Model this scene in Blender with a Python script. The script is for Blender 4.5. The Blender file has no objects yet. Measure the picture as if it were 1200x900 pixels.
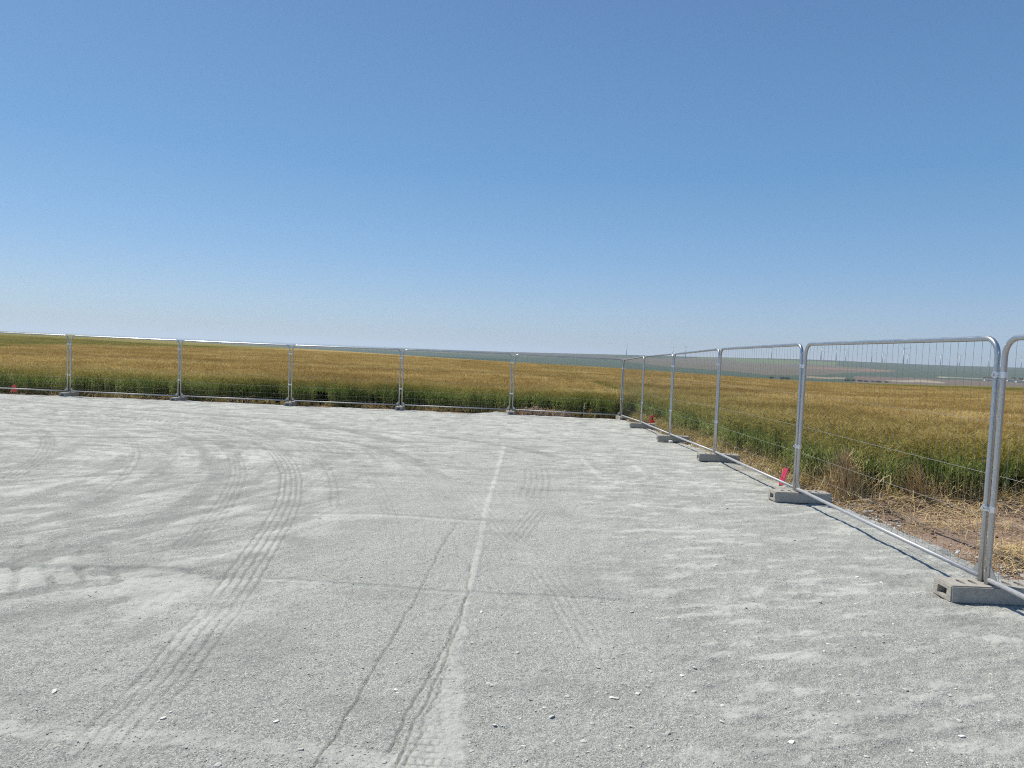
import bpy, bmesh, math, random
import numpy as np
from mathutils import Vector, Matrix

S = bpy.context.scene
C = S.collection
rnd = random.Random(7)
rng = np.random.default_rng(11)

# ------------------------------------------------------------------ camera, sky, sun, exposure
EYE = 1.67
F = 839.0 / 1200.0
PITCH, ROLL = math.radians(2.6), math.radians(2.4)
cam = bpy.data.objects.new('camera', bpy.data.cameras.new('camera'))
C.objects.link(cam)
S.camera = cam
fw = Vector((0, math.cos(PITCH), -math.sin(PITCH)))
up = Vector((0, math.sin(PITCH), math.cos(PITCH)))
ri = Vector((1, 0, 0))
r2 = ri * math.cos(ROLL) + up * math.sin(ROLL)
u2 = up * math.cos(ROLL) - ri * math.sin(ROLL)
m = Matrix((r2, u2, -fw)).transposed().to_4x4()
m.translation = Vector((0, 0, EYE))
cam.matrix_world = m
cam.data.sensor_fit = 'HORIZONTAL'
cam.data.sensor_width = 36
cam.data.lens = 36 * F
cam.data.clip_start = 0.05
cam.data.clip_end = 100000

SUN_EL, SUN_AZ = math.radians(57), math.radians(-50)      # azimuth from +Y, positive towards +X
sun_dir = Vector((math.sin(SUN_AZ) * math.cos(SUN_EL), math.cos(SUN_AZ) * math.cos(SUN_EL), math.sin(SUN_EL)))
W = bpy.data.worlds.new('World')
S.world = W
W.use_nodes = True
wn = W.node_tree
sky = wn.nodes.new('ShaderNodeTexSky')
sky.sky_type = 'NISHITA'
sky.sun_disc = False
sky.sun_elevation = SUN_EL
sky.sun_rotation = SUN_AZ
sky.altitude = 50
sky.air_density = 0.7
sky.dust_density = 0.7
sky.ozone_density = 6.0
bg = wn.nodes['Background']
bg.inputs['Strength'].default_value = 0.12
tint = wn.nodes.new('ShaderNodeMix')
tint.data_type = 'RGBA'
tint.blend_type = 'MULTIPLY'
tint.inputs[0].default_value = 1
tint.inputs[7].default_value = (.82, .99, 1.0, 1)
wn.links.new(sky.outputs[0], tint.inputs[6])
# pale summer haze low in the sky, the same all the way round
tc_ = wn.nodes.new('ShaderNodeTexCoord'); sx_ = wn.nodes.new('ShaderNodeSeparateXYZ')
rp_ = wn.nodes.new('ShaderNodeValToRGB'); mx_ = wn.nodes.new('ShaderNodeMix'); mx_.data_type = 'RGBA'
wn.links.new(tc_.outputs['Generated'], sx_.inputs[0]); wn.links.new(sx_.outputs[2], rp_.inputs[0])
el_ = rp_.color_ramp.elements
while len(el_) < 6: el_.new(.5)
for e_, (p_, c_) in zip(el_, [(0, (.46,.53,.68)), (.05, (.41,.52,.69)), (.124, (.262,.456,.708)), (.238, (.148,.362,.650)), (.44, (.120,.262,.527)), (1, (.075,.17,.38))]):
    e_.position = p_; e_.color = (*[v / 1.0 for v in c_], 1)
sc_ = wn.nodes.new('ShaderNodeVectorMath'); sc_.operation = 'SCALE'; sc_.inputs['Scale'].default_value = 1 / .12
wn.links.new(rp_.outputs[0], sc_.inputs[0])
mx_.inputs[0].default_value = .6
wn.links.new(tint.outputs[2], mx_.inputs[6]); wn.links.new(sc_.outputs[0], mx_.inputs[7])
wn.links.new(mx_.outputs[2], bg.inputs['Color'])
sl = bpy.data.lights.new('sun', 'SUN')
sl.energy = 5.0
sl.angle = math.radians(0.53)
sl.color = (1.0, 0.93, 0.80)
so = bpy.data.objects.new('sun', sl)
C.objects.link(so)
so.rotation_euler = (-sun_dir).to_track_quat('-Z', 'Y').to_euler()
so.location = (-10, 10, 30)
S.view_settings.view_transform = 'Standard'
S.view_settings.look = 'None'
S.view_settings.gamma = 1
S.view_settings.exposure = 0.0
S.render.engine = 'CYCLES'
S.cycles.max_bounces = 6
S.cycles.volume_bounces = 1
S.cycles.use_denoising = False
S.cycles.filter_width = 1.1

# ------------------------------------------------------------------ helpers
def tag(o, label=None, cat=None, group=None, kind=None):
    if label: o['label'] = label
    if cat: o['category'] = cat
    if group: o['group'] = group
    if kind: o['kind'] = kind
    return o

def empty(name, loc=(0, 0, 0), rz=0):
    o = bpy.data.objects.new(name, None)
    o.empty_display_size = 0.2
    C.objects.link(o)
    o.location = loc
    o.rotation_euler = (0, 0, rz)
    return o

def link(name, me, parent=None, loc=None):
    o = bpy.data.objects.new(name, me)
    C.objects.link(o)
    if parent: o.parent = parent
    if loc: o.location = loc
    return o

def copy_tree(o, parent=None):
    c = o.copy()
    C.objects.link(c)
    c.parent = parent
    for ch in list(o.children):
        copy_tree(ch, c)
    return c

class MB:
    def __init__(s): s.v, s.f = [], []
    def add(s, vs, fs):
        n = len(s.v)
        s.v += [tuple(p) for p in vs]
        s.f += [tuple(i + n for i in f) for f in fs]
        return s
    def box(s, a, b):
        x0, y0, z0 = a; x1, y1, z1 = b
        return s.add([(x0,y0,z0),(x1,y0,z0),(x1,y1,z0),(x0,y1,z0),(x0,y0,z1),(x1,y0,z1),(x1,y1,z1),(x0,y1,z1)],
                     [(3,2,1,0),(4,5,6,7),(0,1,5,4),(1,2,6,5),(2,3,7,6),(3,0,4,7)])
    def tube(s, pts, r, n=10, cap=True, radii=None):
        pts = [Vector(p) for p in pts]
        vs, fs = [], []
        ref = Vector((0.31, 0.87, 0.13)).normalized()
        for i, p in enumerate(pts):
            t = (pts[min(i+1, len(pts)-1)] - pts[max(i-1, 0)]).normalized()
            a = t.cross(ref)
            if a.length < 0.05: a = t.cross(Vector((1, 0, 0)))
            a.normalize(); b = t.cross(a)
            rr = radii[i] if radii else r
            for k in range(n):
                w = 2 * math.pi * k / n
                vs.append(p + a * (rr * math.cos(w)) + b * (rr * math.sin(w)))
        for i in range(len(pts) - 1):
            for k in range(n):
                k2 = (k + 1) % n
                fs.append((i*n + k, i*n + k2, (i+1)*n + k2, (i+1)*n + k))
        if cap:
            fs.append(tuple(range(n-1, -1, -1)))
            fs.append(tuple((len(pts)-1)*n + k for k in range(n)))
        return s.add(vs, fs)
    def mesh(s, name, mat, smooth=False):
        me = bpy.data.meshes.new(name)
        me.from_pydata(s.v, [], s.f)
        me.materials.append(mat)
        if smooth:
            me.polygons.foreach_set('use_smooth', [True] * len(me.polygons))
        me.update()
        bm = bmesh.new(); bm.from_mesh(me)
        bmesh.ops.recalc_face_normals(bm, faces=bm.faces)
        bm.to_mesh(me); bm.free()
        return me

def grid_mesh(name, X, Y, Z, mask=None, attrs=None, mat=None, smooth=True):
    """quad sheet from 2-D coordinate arrays; mask is per quad"""
    h, w = X.shape
    co = np.stack([X, Y, Z], -1).reshape(-1, 3).astype(np.float32)
    idx = np.arange(h * w).reshape(h, w)
    q = np.stack([idx[:-1, :-1], idx[:-1, 1:], idx[1:, 1:], idx[1:, :-1]], -1).reshape(-1, 4)
    if mask is not None: q = q[mask.reshape(-1)]
    used = np.zeros(h * w, bool); used[q.ravel()] = True
    remap = np.cumsum(used) - 1
    q = remap[q]; co = co[used]
    me = bpy.data.meshes.new(name)
    me.vertices.add(len(co)); me.vertices.foreach_set('co', co.ravel())
    me.loops.add(q.size); me.loops.foreach_set('vertex_index', q.ravel().astype(np.int32))
    me.polygons.add(len(q))
    me.polygons.foreach_set('loop_start', np.arange(0, q.size, 4, dtype=np.int32))
    me.polygons.foreach_set('loop_total', np.full(len(q), 4, dtype=np.int32))
    me.polygons.foreach_set('use_smooth', np.full(len(q), smooth))
    for k, a in (attrs or {}).items():
        a = a.reshape(h * w, -1)[used]
        if a.shape[1] == 1:
            at = me.attributes.new(k, 'FLOAT', 'POINT'); at.data.foreach_set('value', a.ravel().astype(np.float32))
        else:
            at = me.attributes.new(k, 'FLOAT_COLOR', 'POINT')
            at.data.foreach_set('color', np.concatenate([a, np.ones((len(a), 1))], 1).ravel().astype(np.float32))
    if mat: me.materials.append(mat)
    me.update(calc_edges=True)
    me.validate()
    return me

def vnoise(x, y, seed=0):
    """2-D value noise in -1..1 for arrays"""
    xi = np.floor(x).astype(np.int64); yi = np.floor(y).astype(np.int64)
    fx = x - xi; fy = y - yi
    fx = fx * fx * (3 - 2 * fx); fy = fy * fy * (3 - 2 * fy)
    def h(a, b):
        n = (a * 374761393 + b * 668265263 + seed * 974711) & 0x7fffffff
        n = ((n ^ (n >> 13)) * 1274126177) & 0x7fffffff
        n = (n ^ (n >> 16)) & 0xffff
        return n / 32767.5 - 1
    return ((h(xi, yi) * (1-fx) + h(xi+1, yi) * fx) * (1-fy) + (h(xi, yi+1) * (1-fx) + h(xi+1, yi+1) * fx) * fy)

def fbm(x, y, oct=4, seed=0):
    s = 0; a = 1; t = 0
    for i in range(oct):
        s = s + a * vnoise(x + 17.3 * i, y - 9.1 * i, seed + i); t += a
        a *= .5; x = x * 2.03; y = y * 2.03
    return s / t

def sstep(a, b, x):
    t = np.clip((x - a) / (b - a), 0, 1)
    return t * t * (3 - 2 * t)

# ------------------------------------------------------------------ material helpers
class NT:
    def __init__(s, name, rough=0.8, metal=0.0, spec=0.3):
        s.m = bpy.data.materials.new(name); s.m.use_nodes = True
        s.t = s.m.node_tree; s.b = s.t.nodes['Principled BSDF']
        s.b.inputs['Roughness'].default_value = rough
        s.b.inputs['Metallic'].default_value = metal
        s.b.inputs['Specular IOR Level'].default_value = spec
        s.pos = s.n('ShaderNodeNewGeometry').outputs['Position']
    def n(s, kind, **kw):
        nd = s.t.nodes.new(kind)
        for k, v in kw.items():
            if k in nd.inputs.keys() if not k.startswith('_') else False:
                nd.inputs[k].default_value = v
            else:
                setattr(nd, k.lstrip('_'), v)
        return nd
    def l(s, a, b): s.t.links.new(a, b)
    def noise(s, scale, detail=3, rough=.55, vec=None, stretch=None):
        nd = s.n('ShaderNodeTexNoise')
        nd.inputs['Scale'].default_value = scale
        nd.inputs['Detail'].default_value = detail
        nd.inputs['Roughness'].default_value = rough
        v = vec if vec is not None else s.pos
        if stretch:
            mp = s.n('ShaderNodeMapping'); mp.inputs['Scale'].default_value = stretch
            s.l(v, mp.inputs['Vector']); v = mp.outputs[0]
        s.l(v, nd.inputs['Vector'])
        return nd.outputs['Fac']
    def voro(s, scale, feature='F1', out='Distance'):
        nd = s.n('ShaderNodeTexVoronoi'); nd.feature = feature
        nd.inputs['Scale'].default_value = scale
        s.l(s.pos, nd.inputs['Vector'])
        return nd.outputs[out]
    def ramp(s, fac, stops):
        nd = s.n('ShaderNodeValToRGB'); e = nd.color_ramp.elements
        while len(e) < len(stops): e.new(0.5)
        for i, (p, c) in enumerate(stops):
            e[i].position = p
            e[i].color = (*c, 1) if hasattr(c, '__len__') else (c, c, c, 1)
        s.l(fac, nd.inputs[0]); return nd.outputs[0]
    def mix(s, fac, a, b, mode='MIX'):
        nd = s.n('ShaderNodeMix'); nd.data_type = 'RGBA'; nd.blend_type = mode
        for v, k in ((fac, 0), (a, 6), (b, 7)):
            if hasattr(v, 'is_linked'): s.l(v, nd.inputs[k])
            elif k == 0: nd.inputs[0].default_value = v
            else: nd.inputs[k].default_value = (*v, 1)
        return nd.outputs[2]
    def math(s, op, a, b=0.0, c=None, clamp=False):
        nd = s.n('ShaderNodeMath'); nd.operation = op; nd.use_clamp = clamp
        for i, v in enumerate((a, b) if c is None else (a, b, c)):
            if hasattr(v, 'is_linked'): s.l(v, nd.inputs[i])
            else: nd.inputs[i].default_value = v
        return nd.outputs[0]
    def attr(s, name, kind='GEOMETRY', out='Fac'):
        nd = s.n('ShaderNodeAttribute'); nd.attribute_name = name; nd.attribute_type = kind
        return nd.outputs[out]
    def bump(s, h, strength=.5, dist=.01, normal=None):
        nd = s.n('ShaderNodeBump'); nd.inputs['Strength'].default_value = strength
        nd.inputs['Distance'].default_value = dist
        s.l(h, nd.inputs['Height'])
        if normal is not None: s.l(normal, nd.inputs['Normal'])
        return nd.outputs[0]
    def out(s, col, normal=None, rough=None):
        if hasattr(col, 'is_linked'): s.l(col, s.b.inputs['Base Color'])
        else: s.b.inputs['Base Color'].default_value = (*col, 1)
        if normal is not None: s.l(normal, s.b.inputs['Normal'])
        if rough is not None: s.l(rough, s.b.inputs['Roughness'])
        return s.m

# gravel: pale crushed stone, smoother where the dust lies
g = NT('gravel', .95, spec=.15)
cells = g.voro(190, out='Color'); sep = g.n('ShaderNodeSeparateColor'); g.l(cells, sep.inputs[0])
cd = g.voro(190)
fine = g.noise(260, 2, .6)
stone = g.ramp(sep.outputs[0], [(0, (.26,.265,.245)), (.25, (.42,.43,.40)), (.75, (.60,.61,.575)), (1, (.88,.88,.82))])
stone = g.mix(g.math('MULTIPLY', fine, .40), stone, (.22,.215,.20))
dustc = g.mix(g.noise(45, 4, .65), (.53,.54,.50), (.66,.67,.62))
dfac = g.math('ADD', g.math('MULTIPLY', g.attr('dust'), .85), g.math('MULTIPLY_ADD', g.noise(16, 8, .85), 2.2, -1.10))
dfac = g.math('MULTIPLY_ADD', dfac, 1.5, -.30, clamp=True)
col = g.mix(dfac, stone, dustc)
col = g.mix(g.math('MULTIPLY', g.attr('dark'), .70, clamp=True), col, (.27,.28,.262))
big = g.noise(.5, 3)
wide = g.noise(1.4, 5, .7)
col = g.mix(g.ramp(wide, [(.35, .18), (.6, 0)]), col, (.62,.62,.60), 'MULTIPLY')
col = g.mix(g.math('MULTIPLY', big, .22), col, (.62,.62,.58), 'MULTIPLY')
peb = g.math('SUBTRACT', 1.0, cd)
col = g.mix(g.ramp(g.noise(28, 5, .75, stretch=(.45, 1, 1)), [(.56, 0), (.70, .40)]), col, (.19,.195,.185))
hgt = g.math('ADD', g.math('MULTIPLY', peb, g.math('MULTIPLY_ADD', dfac, -.85, 1.0)), g.math('MULTIPLY', fine, .5))
n1 = g.bump(hgt, .7, .004)
n2 = g.bump(g.noise(24, 7, .8), .8, .022, n1)
M_GRAVEL = g.out(col, n2)

g = NT('soil', .95, spec=.1)
a = g.noise(3, 6, .7); b = g.noise(40, 4, .7)
col = g.ramp(a, [(.3, (.26,.180,.130)), (.5, (.43,.31,.235)), (.7, (.55,.42,.33))])
col = g.mix(g.math('MULTIPLY', b, .6), col, (.16,.10,.065))
M_SOIL = g.out(col, g.bump(g.math('ADD', g.noise(14, 6, .75), g.math('MULTIPLY', b, .4)), .9, .05))

g = NT('farmland', .95, spec=.05)
col = g.attr('col', out='Color')
v = g.noise(.012, 5, .6, stretch=(1, .25, 1))
col = g.mix(g.math('MULTIPLY', v, .5), col, g.mix(1.0, col, (.55,.6,.5), 'MULTIPLY'))
M_LAND = g.out(col)

g = NT('ripening_barley', .85, spec=.1)
grn = g.attr('green')
s1 = g.noise(1.3, 7, .75); s2 = g.noise(9, 3, .7); s3 = g.noise(.07, 4, .6, stretch=(.4, 1, 1))
gold = g.ramp(s1, [(.30, (.33,.215,.070)), (.5, (.51,.345,.125)), (.70, (.70,.53,.24))])
gold = g.mix(g.ramp(s3, [(.4, 0), (.62, .75)]), gold, (.30,.225,.060))
gold = g.mix(g.math('MULTIPLY', s2, .45), gold, (.20,.12,.03))
green = g.ramp(s1, [(.3, (.125,.135,.030)), (.7, (.21,.205,.055))])
M_BARLEY_TOP = g.out(g.mix(grn, gold, green), g.bump(g.math('ADD', s2, g.noise(30, 3, .7)), 1.0, .12))

g = NT('barley_plant', .7, spec=.2)
hh = g.attr('hgt'); ear = g.attr('ear'); ig = g.attr('ig', 'INSTANCER'); iv = g.attr('iv', 'INSTANCER'); dry = g.attr('idry', 'INSTANCER')
stem_g = g.ramp(iv, [(0, (.13,.195,.042)), (.5, (.23,.30,.075)), (1, (.40,.42,.16))])
stem_b = g.ramp(iv, [(0, (.24,.19,.06)), (1, (.40,.33,.12))])
low = g.ramp(iv, [(0, (.30,.215,.10)), (1, (.46,.37,.20))])
stem = g.mix(ig, stem_b, stem_g)
stem = g.mix(g.math('MULTIPLY', dry, g.ramp(hh, [(.10, 1), (.65, 0)])), stem, low)
ear_g = g.ramp(iv, [(0, (.20,.20,.04)), (.5, (.34,.30,.07)), (1, (.48,.42,.13))])
ear_b = g.ramp(iv, [(0, (.40,.265,.085)), (.5, (.61,.44,.155)), (1, (.86,.70,.33))])
earc = g.mix(g.math('MULTIPLY', ig, .85), ear_b, ear_g)
col = g.mix(ear, stem, earc)
g.b.inputs['Transmission Weight'].default_value = 0
mt = g.out(col)
tr = g.n('ShaderNodeBsdfTranslucent'); ms = g.n('ShaderNodeMixShader'); ms.inputs[0].default_value = .42
g.l(col, tr.inputs['Color']); g.l(g.b.outputs[0], ms.inputs[1]); g.l(tr.outputs[0], ms.inputs[2])
g.l(ms.outputs[0], g.t.nodes['Material Output'].inputs['Surface'])
M_PLANT = mt

g = NT('dry_straw', .8, spec=.2)
iv = g.attr('iv', 'INSTANCER')
M_STRAW = g.out(g.ramp(iv, [(0, (.30,.19,.085)), (.5, (.52,.39,.20)), (1, (.74,.61,.36))]))

g = NT('galvanised_steel', .4, metal=.85, spec=.5)
a = g.noise(60, 3, .6); b = g.noise(6, 3, .6)
col = g.ramp(a, [(.3, (.42,.44,.46)), (.7, (.58,.60,.62))])
col = g.mix(g.math('MULTIPLY', b, .35), col, (.33,.33,.34))
M_STEEL = g.out(col, None, g.ramp(b, [(.3, .27), (.7, .38)]))
g = NT('dull_galvanised_steel', .55, metal=.45, spec=.4)
M_DULL = g.out(g.ramp(g.noise(50, 3, .6), [(.3, (.36,.37,.39)), (.7, (.50,.51,.53))]))
g = NT('steel_wire', .7, metal=.6)
M_WIRE = g.out((.30,.30,.29))
g = NT('zinc_coupler', .25, metal=1.0)
M_ZINC = g.out((.72,.74,.78))

g = NT('precast_grey_concrete', .92, spec=.2)
a = g.noise(30, 5, .7); b = g.voro(160); c = g.noise(4, 4)
tc = g.n('ShaderNodeObjectInfo')
col = g.ramp(a, [(.3, (.28,.265,.235)), (.7, (.48,.455,.405))])
col = g.mix(g.math('MULTIPLY', c, .5), col, (.42,.39,.35))
col = g.mix(g.math('MULTIPLY', g.ramp(b, [(.1, 1), (.25, 0)]), .5), col, (.10,.10,.10))
M_CONC = g.out(col, g.bump(g.math('ADD', a, g.noise(150, 3)), .6, .006))

g = NT('pale_stone', .9, spec=.2)
iv = g.attr('iv', 'INSTANCER')
M_PEB = g.out(g.ramp(iv, [(0, (.30,.295,.27)), (.5, (.42,.41,.38)), (.85, (.54,.53,.49)), (1, (.76,.74,.69))]))
g = NT('white_stone', .85, spec=.2)
M_WSTONE = g.out(g.mix(g.noise(30, 4), (.66,.65,.62), (.86,.85,.82)), g.bump(g.noise(25, 4), .5, .01))
def paint(name, c, rough=.6):
    g = NT(name, rough, spec=.3)
    return g.out(g.mix(g.math('MULTIPLY', g.noise(60, 4, .7), .35), c, tuple(x * .6 for x in c)))
def glowpaint(name, c):
    m_ = paint(name, c); t_ = m_.node_tree; p_ = t_.nodes['Principled BSDF']
    tr_ = t_.nodes.new('ShaderNodeBsdfTranslucent'); tr_.inputs['Color'].default_value = (*c, 1)
    mx = t_.nodes.new('ShaderNodeMixShader'); mx.inputs[0].default_value = .4
    t_.links.new(p_.outputs[0], mx.inputs[1]); t_.links.new(tr_.outputs[0], mx.inputs[2])
    t_.links.new(mx.outputs[0], t_.nodes['Material Output'].inputs['Surface']); return m_
M_PINK = glowpaint('fluorescent_pink_paint', (1.0,.13,.27))
M_ORANGE = glowpaint('orange_red_paint', (.95,.11,.06))
M_SALMON = glowpaint('faded_salmon_paint', (.95,.25,.20))
M_WOODW = paint('raw_wood', (.50,.38,.24), .85)
M_TURB = paint('turbine_white', (.88,.88,.88), .5)
M_WALLW = paint('whitewashed_wall', (.72,.70,.66), .9)
M_ROOF = paint('weathered_tile_roof', (.20,.15,.12), .9)
M_BARK = paint('bark', (.12,.09,.06), .9)
g = NT('tree_leaves', .8, spec=.1)
M_LEAF = g.out(g.mix(g.noise(.6, 3, .7), (.035,.055,.02), (.08,.105,.035)))
g = NT('sea_water', .35, spec=.5)
M_SEA = g.out((.10,.17,.20), g.bump(g.noise(.05, 3), .3, 1.0))

# ------------------------------------------------------------------ terrain
CROP = 0.68
def T(*a): return np.array(a, float)
tx = lambda px: (np.asarray(px, float) - 601.6) / 839.0      # picture column -> X/Y slope of a bearing
_px = T(-500, 0, 100, 200, 300, 400, 500, 600, 730, 800, 900, 950, 1100, 1200, 1700)
B = tx(_px)
P_CREST = T(1.5, 1.5, 2, 4.5, 6, 7.5, 10, 12, 14.5, 16.6, 19.4, 20.3, 18, 16, 15)
P_GOLD = T(18, 18, 13, 12, 8.5, 7.5, 10, 12, 14.5, 16.6, 19.4, 20.3, 22.5, 21, 20)
D_CREST = T(620, 620, 600, 500, 350, 260, 220, 190, 180, 180, 180, 190, 260, 280, 280)
P_SKY = T(4, 4, 4, 4, 3.4, 2.6, 1.6, .6, -1.6, -2.6, -4.6, -5.4, -5.0, -6.2, -6.5)
def gz(y):
    return np.interp(y, [0, 7, 9, 12, 15.5, 19.5, 22.8], [0, 0, -.02, -.06, -.17, -.25, -.34])
def prof(x, y):
    y = np.maximum(y, 1.0); t = np.clip(x / y, B[0], B[-1])
    return y, t, np.interp(t, B, P_CREST), np.interp(t, B, D_CREST), np.interp(t, B, P_SKY)
def land(x, y, crop=CROP):
    """height of the soil at x, y"""
    x = np.asarray(x, float); y0 = np.asarray(y, float)
    y, t, pc, dc, ps = prof(x, y0)
    near = gz(y0)
    dcrest = pc * dc / 839
    field = EYE - (1.36 + (dcrest - 1.36) * np.clip((y - 24) / (dc - 24), 0, 1)) - crop
    ly = np.log(y)
    def seg(a, b, ya, yb): return a + (b - a) * np.clip((ly - np.log(ya)) / (np.log(yb) - np.log(ya)), 0, 1)
    p = np.where(y < dc * 1.35, seg(pc + .1, pc + 6, dc, dc * 1.35), seg(pc + 6, 25, dc * 1.35, 950))
    p = np.where(y > 950, seg(25, ps, 950, 3500), p)
    p = np.where(y > 3500, seg(ps, ps + 1.2 + .2 * np.abs(ps), 3500, 4300), p)
    p = np.where(y > 4300, seg(ps + 1.2 + .2 * np.abs(ps), 4.2, 4300, 9000), p)
    far = EYE - p * y / 839 - crop * np.clip(1 - (y - dc) / 60, 0, 1)
    far = np.maximum(far, -48)
    z = np.where(y0 < 24, near, np.where(y < dc, field, far))
    return z
def crop_edge(y):
    """x of the crop's edge beside the right-hand fence"""
    return 4.40 - .26 * sstep(9.3, 10.6, y) + .05 * np.sin(y * 1.7) + .06 * np.sin(y * 4.1 + 1) - .12 * sstep(16, 21, y) + .38 * np.exp(-((y - 20.2) / .8) ** 2)
def in_crop(x, y, m=0.0):
    back = y > 23.42 + m + .10 * np.sin(x * 1.3) + .06 * np.sin(x * 3.7)
    side = (x > crop_edge(y) + m) & (y > 8.92 + m + .14 * np.sin(x * 2.1) + .08 * np.sin(x * 5.3))
    return back | side

az = np.radians(np.concatenate([np.arange(-180, -60, 4), np.arange(-60, 60, .2), np.arange(60, 180.1, 4)]))
rr = np.concatenate([[0.01, 2, 4], np.geomspace(6, 30000, 300)])
A, R = np.meshgrid(az, rr)
X, Y = R * np.sin(A), R * np.cos(A)
Z = land(X, Y)
under = (Y < 23.6) & (X < 9) 
Z = Z - np.where((Y < 23.9) & ~((X > 5) & (Y > 9.6)), .09, 0)
yy, t, pc, dc, ps = prof(X, Y)
P = (EYE - Z) * 839 / yy
PXc = t * 839 + 601.6
col = np.zeros(X.shape + (3,)); col[:] = (.060, .090, .058)
def paint_where(mask, c): col[mask] = c
wob = 1.2 * vnoise(PXc / 40, P * .2, 5)
brown_top = np.interp(PXc, [700, 730, 790, 850, 870, 900, 950, 1045], [4, 1.5, 0, -2, 2, 1.5, 0, 3.2])
brown_bot = np.interp(PXc, [700, 730, 790, 850, 900, 950, 1000, 1050], [4, 6, 10.5, 12, 15, 13.5, 8, 5])
paint_where((P > brown_top) & (P < brown_bot + wob * .5) & (PXc > 700) & (PXc < 1048), (.145, .122, .090))
paint_where((PXc > 820) & (PXc < 980) & (P < brown_top) & (P > -3.5), (.13, .17, .075))
paint_where((PXc > 940) & (PXc < 1046) & (P > 3.6) & (P < 5.2), (.25, .15, .10))
paint_where((PXc > 1000) & (P > 11.5 + wob * .4), (.17, .125, .10))
paint_where((PXc > 1040) & (PXc < 1108) & (P > 13.2 + np.abs(PXc - 1080) * .06) & (P < 16.2), (.36, .31, .22))
paint_where((PXc > 945) & (PXc < 992) & (P > 14.4) & (P < 16.4), (.30, .235, .17))
paint_where((PXc > 1085) & (P < -3) & (P > -5), (.07, .09, .07))
paint_where((PXc > 1100) & (P > 8.6) & (P < 9.4), (.36, .32, .25))
paint_where((PXc > 560) & (PXc < 720) & (P < 4.0), (.10, .10, .085))
paint_where((PXc < 640) & (P < 5) & (P > 3.0), (.13, .13, .10))
paint_where((PXc > 500) & (PXc < 600) & (P > 9) & (P < 12) , (.03, .055, .03))
paint_where(yy < 700, (.09, .10, .05))
paint_where(Y < 300, (.22, .15, .10))
paint_where((Y < 23.2) & (X < 4.2), (.38, .38, .36))
me = grid_mesh('ground', X, Y, Z, attrs={'col': col}, mat=M_LAND)
tag(link('ground', me), kind='structure')

def at(px, p, ymin=950, ymax=3500):
    """the spot on the far slope seen along bearing px at p below eye level"""
    t = float(tx(px)); ys = np.geomspace(ymin, ymax, 1500)
    z = land(t * ys, ys); pp = (EYE - z) * 839 / ys
    i = int(np.argmin(np.abs(pp - p)))
    return Vector((t * ys[i], ys[i], float(z[i])))

# the bay on the far left
sx = np.linspace(-42000, 2500, 40); sy = np.linspace(5200, 40000, 30)
SX, SY = np.meshgrid(sx, sy)
tag(link('sea', grid_mesh('sea', SX, SY, np.full(SX.shape, -17.0), mat=M_SEA)), kind='structure')

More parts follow.
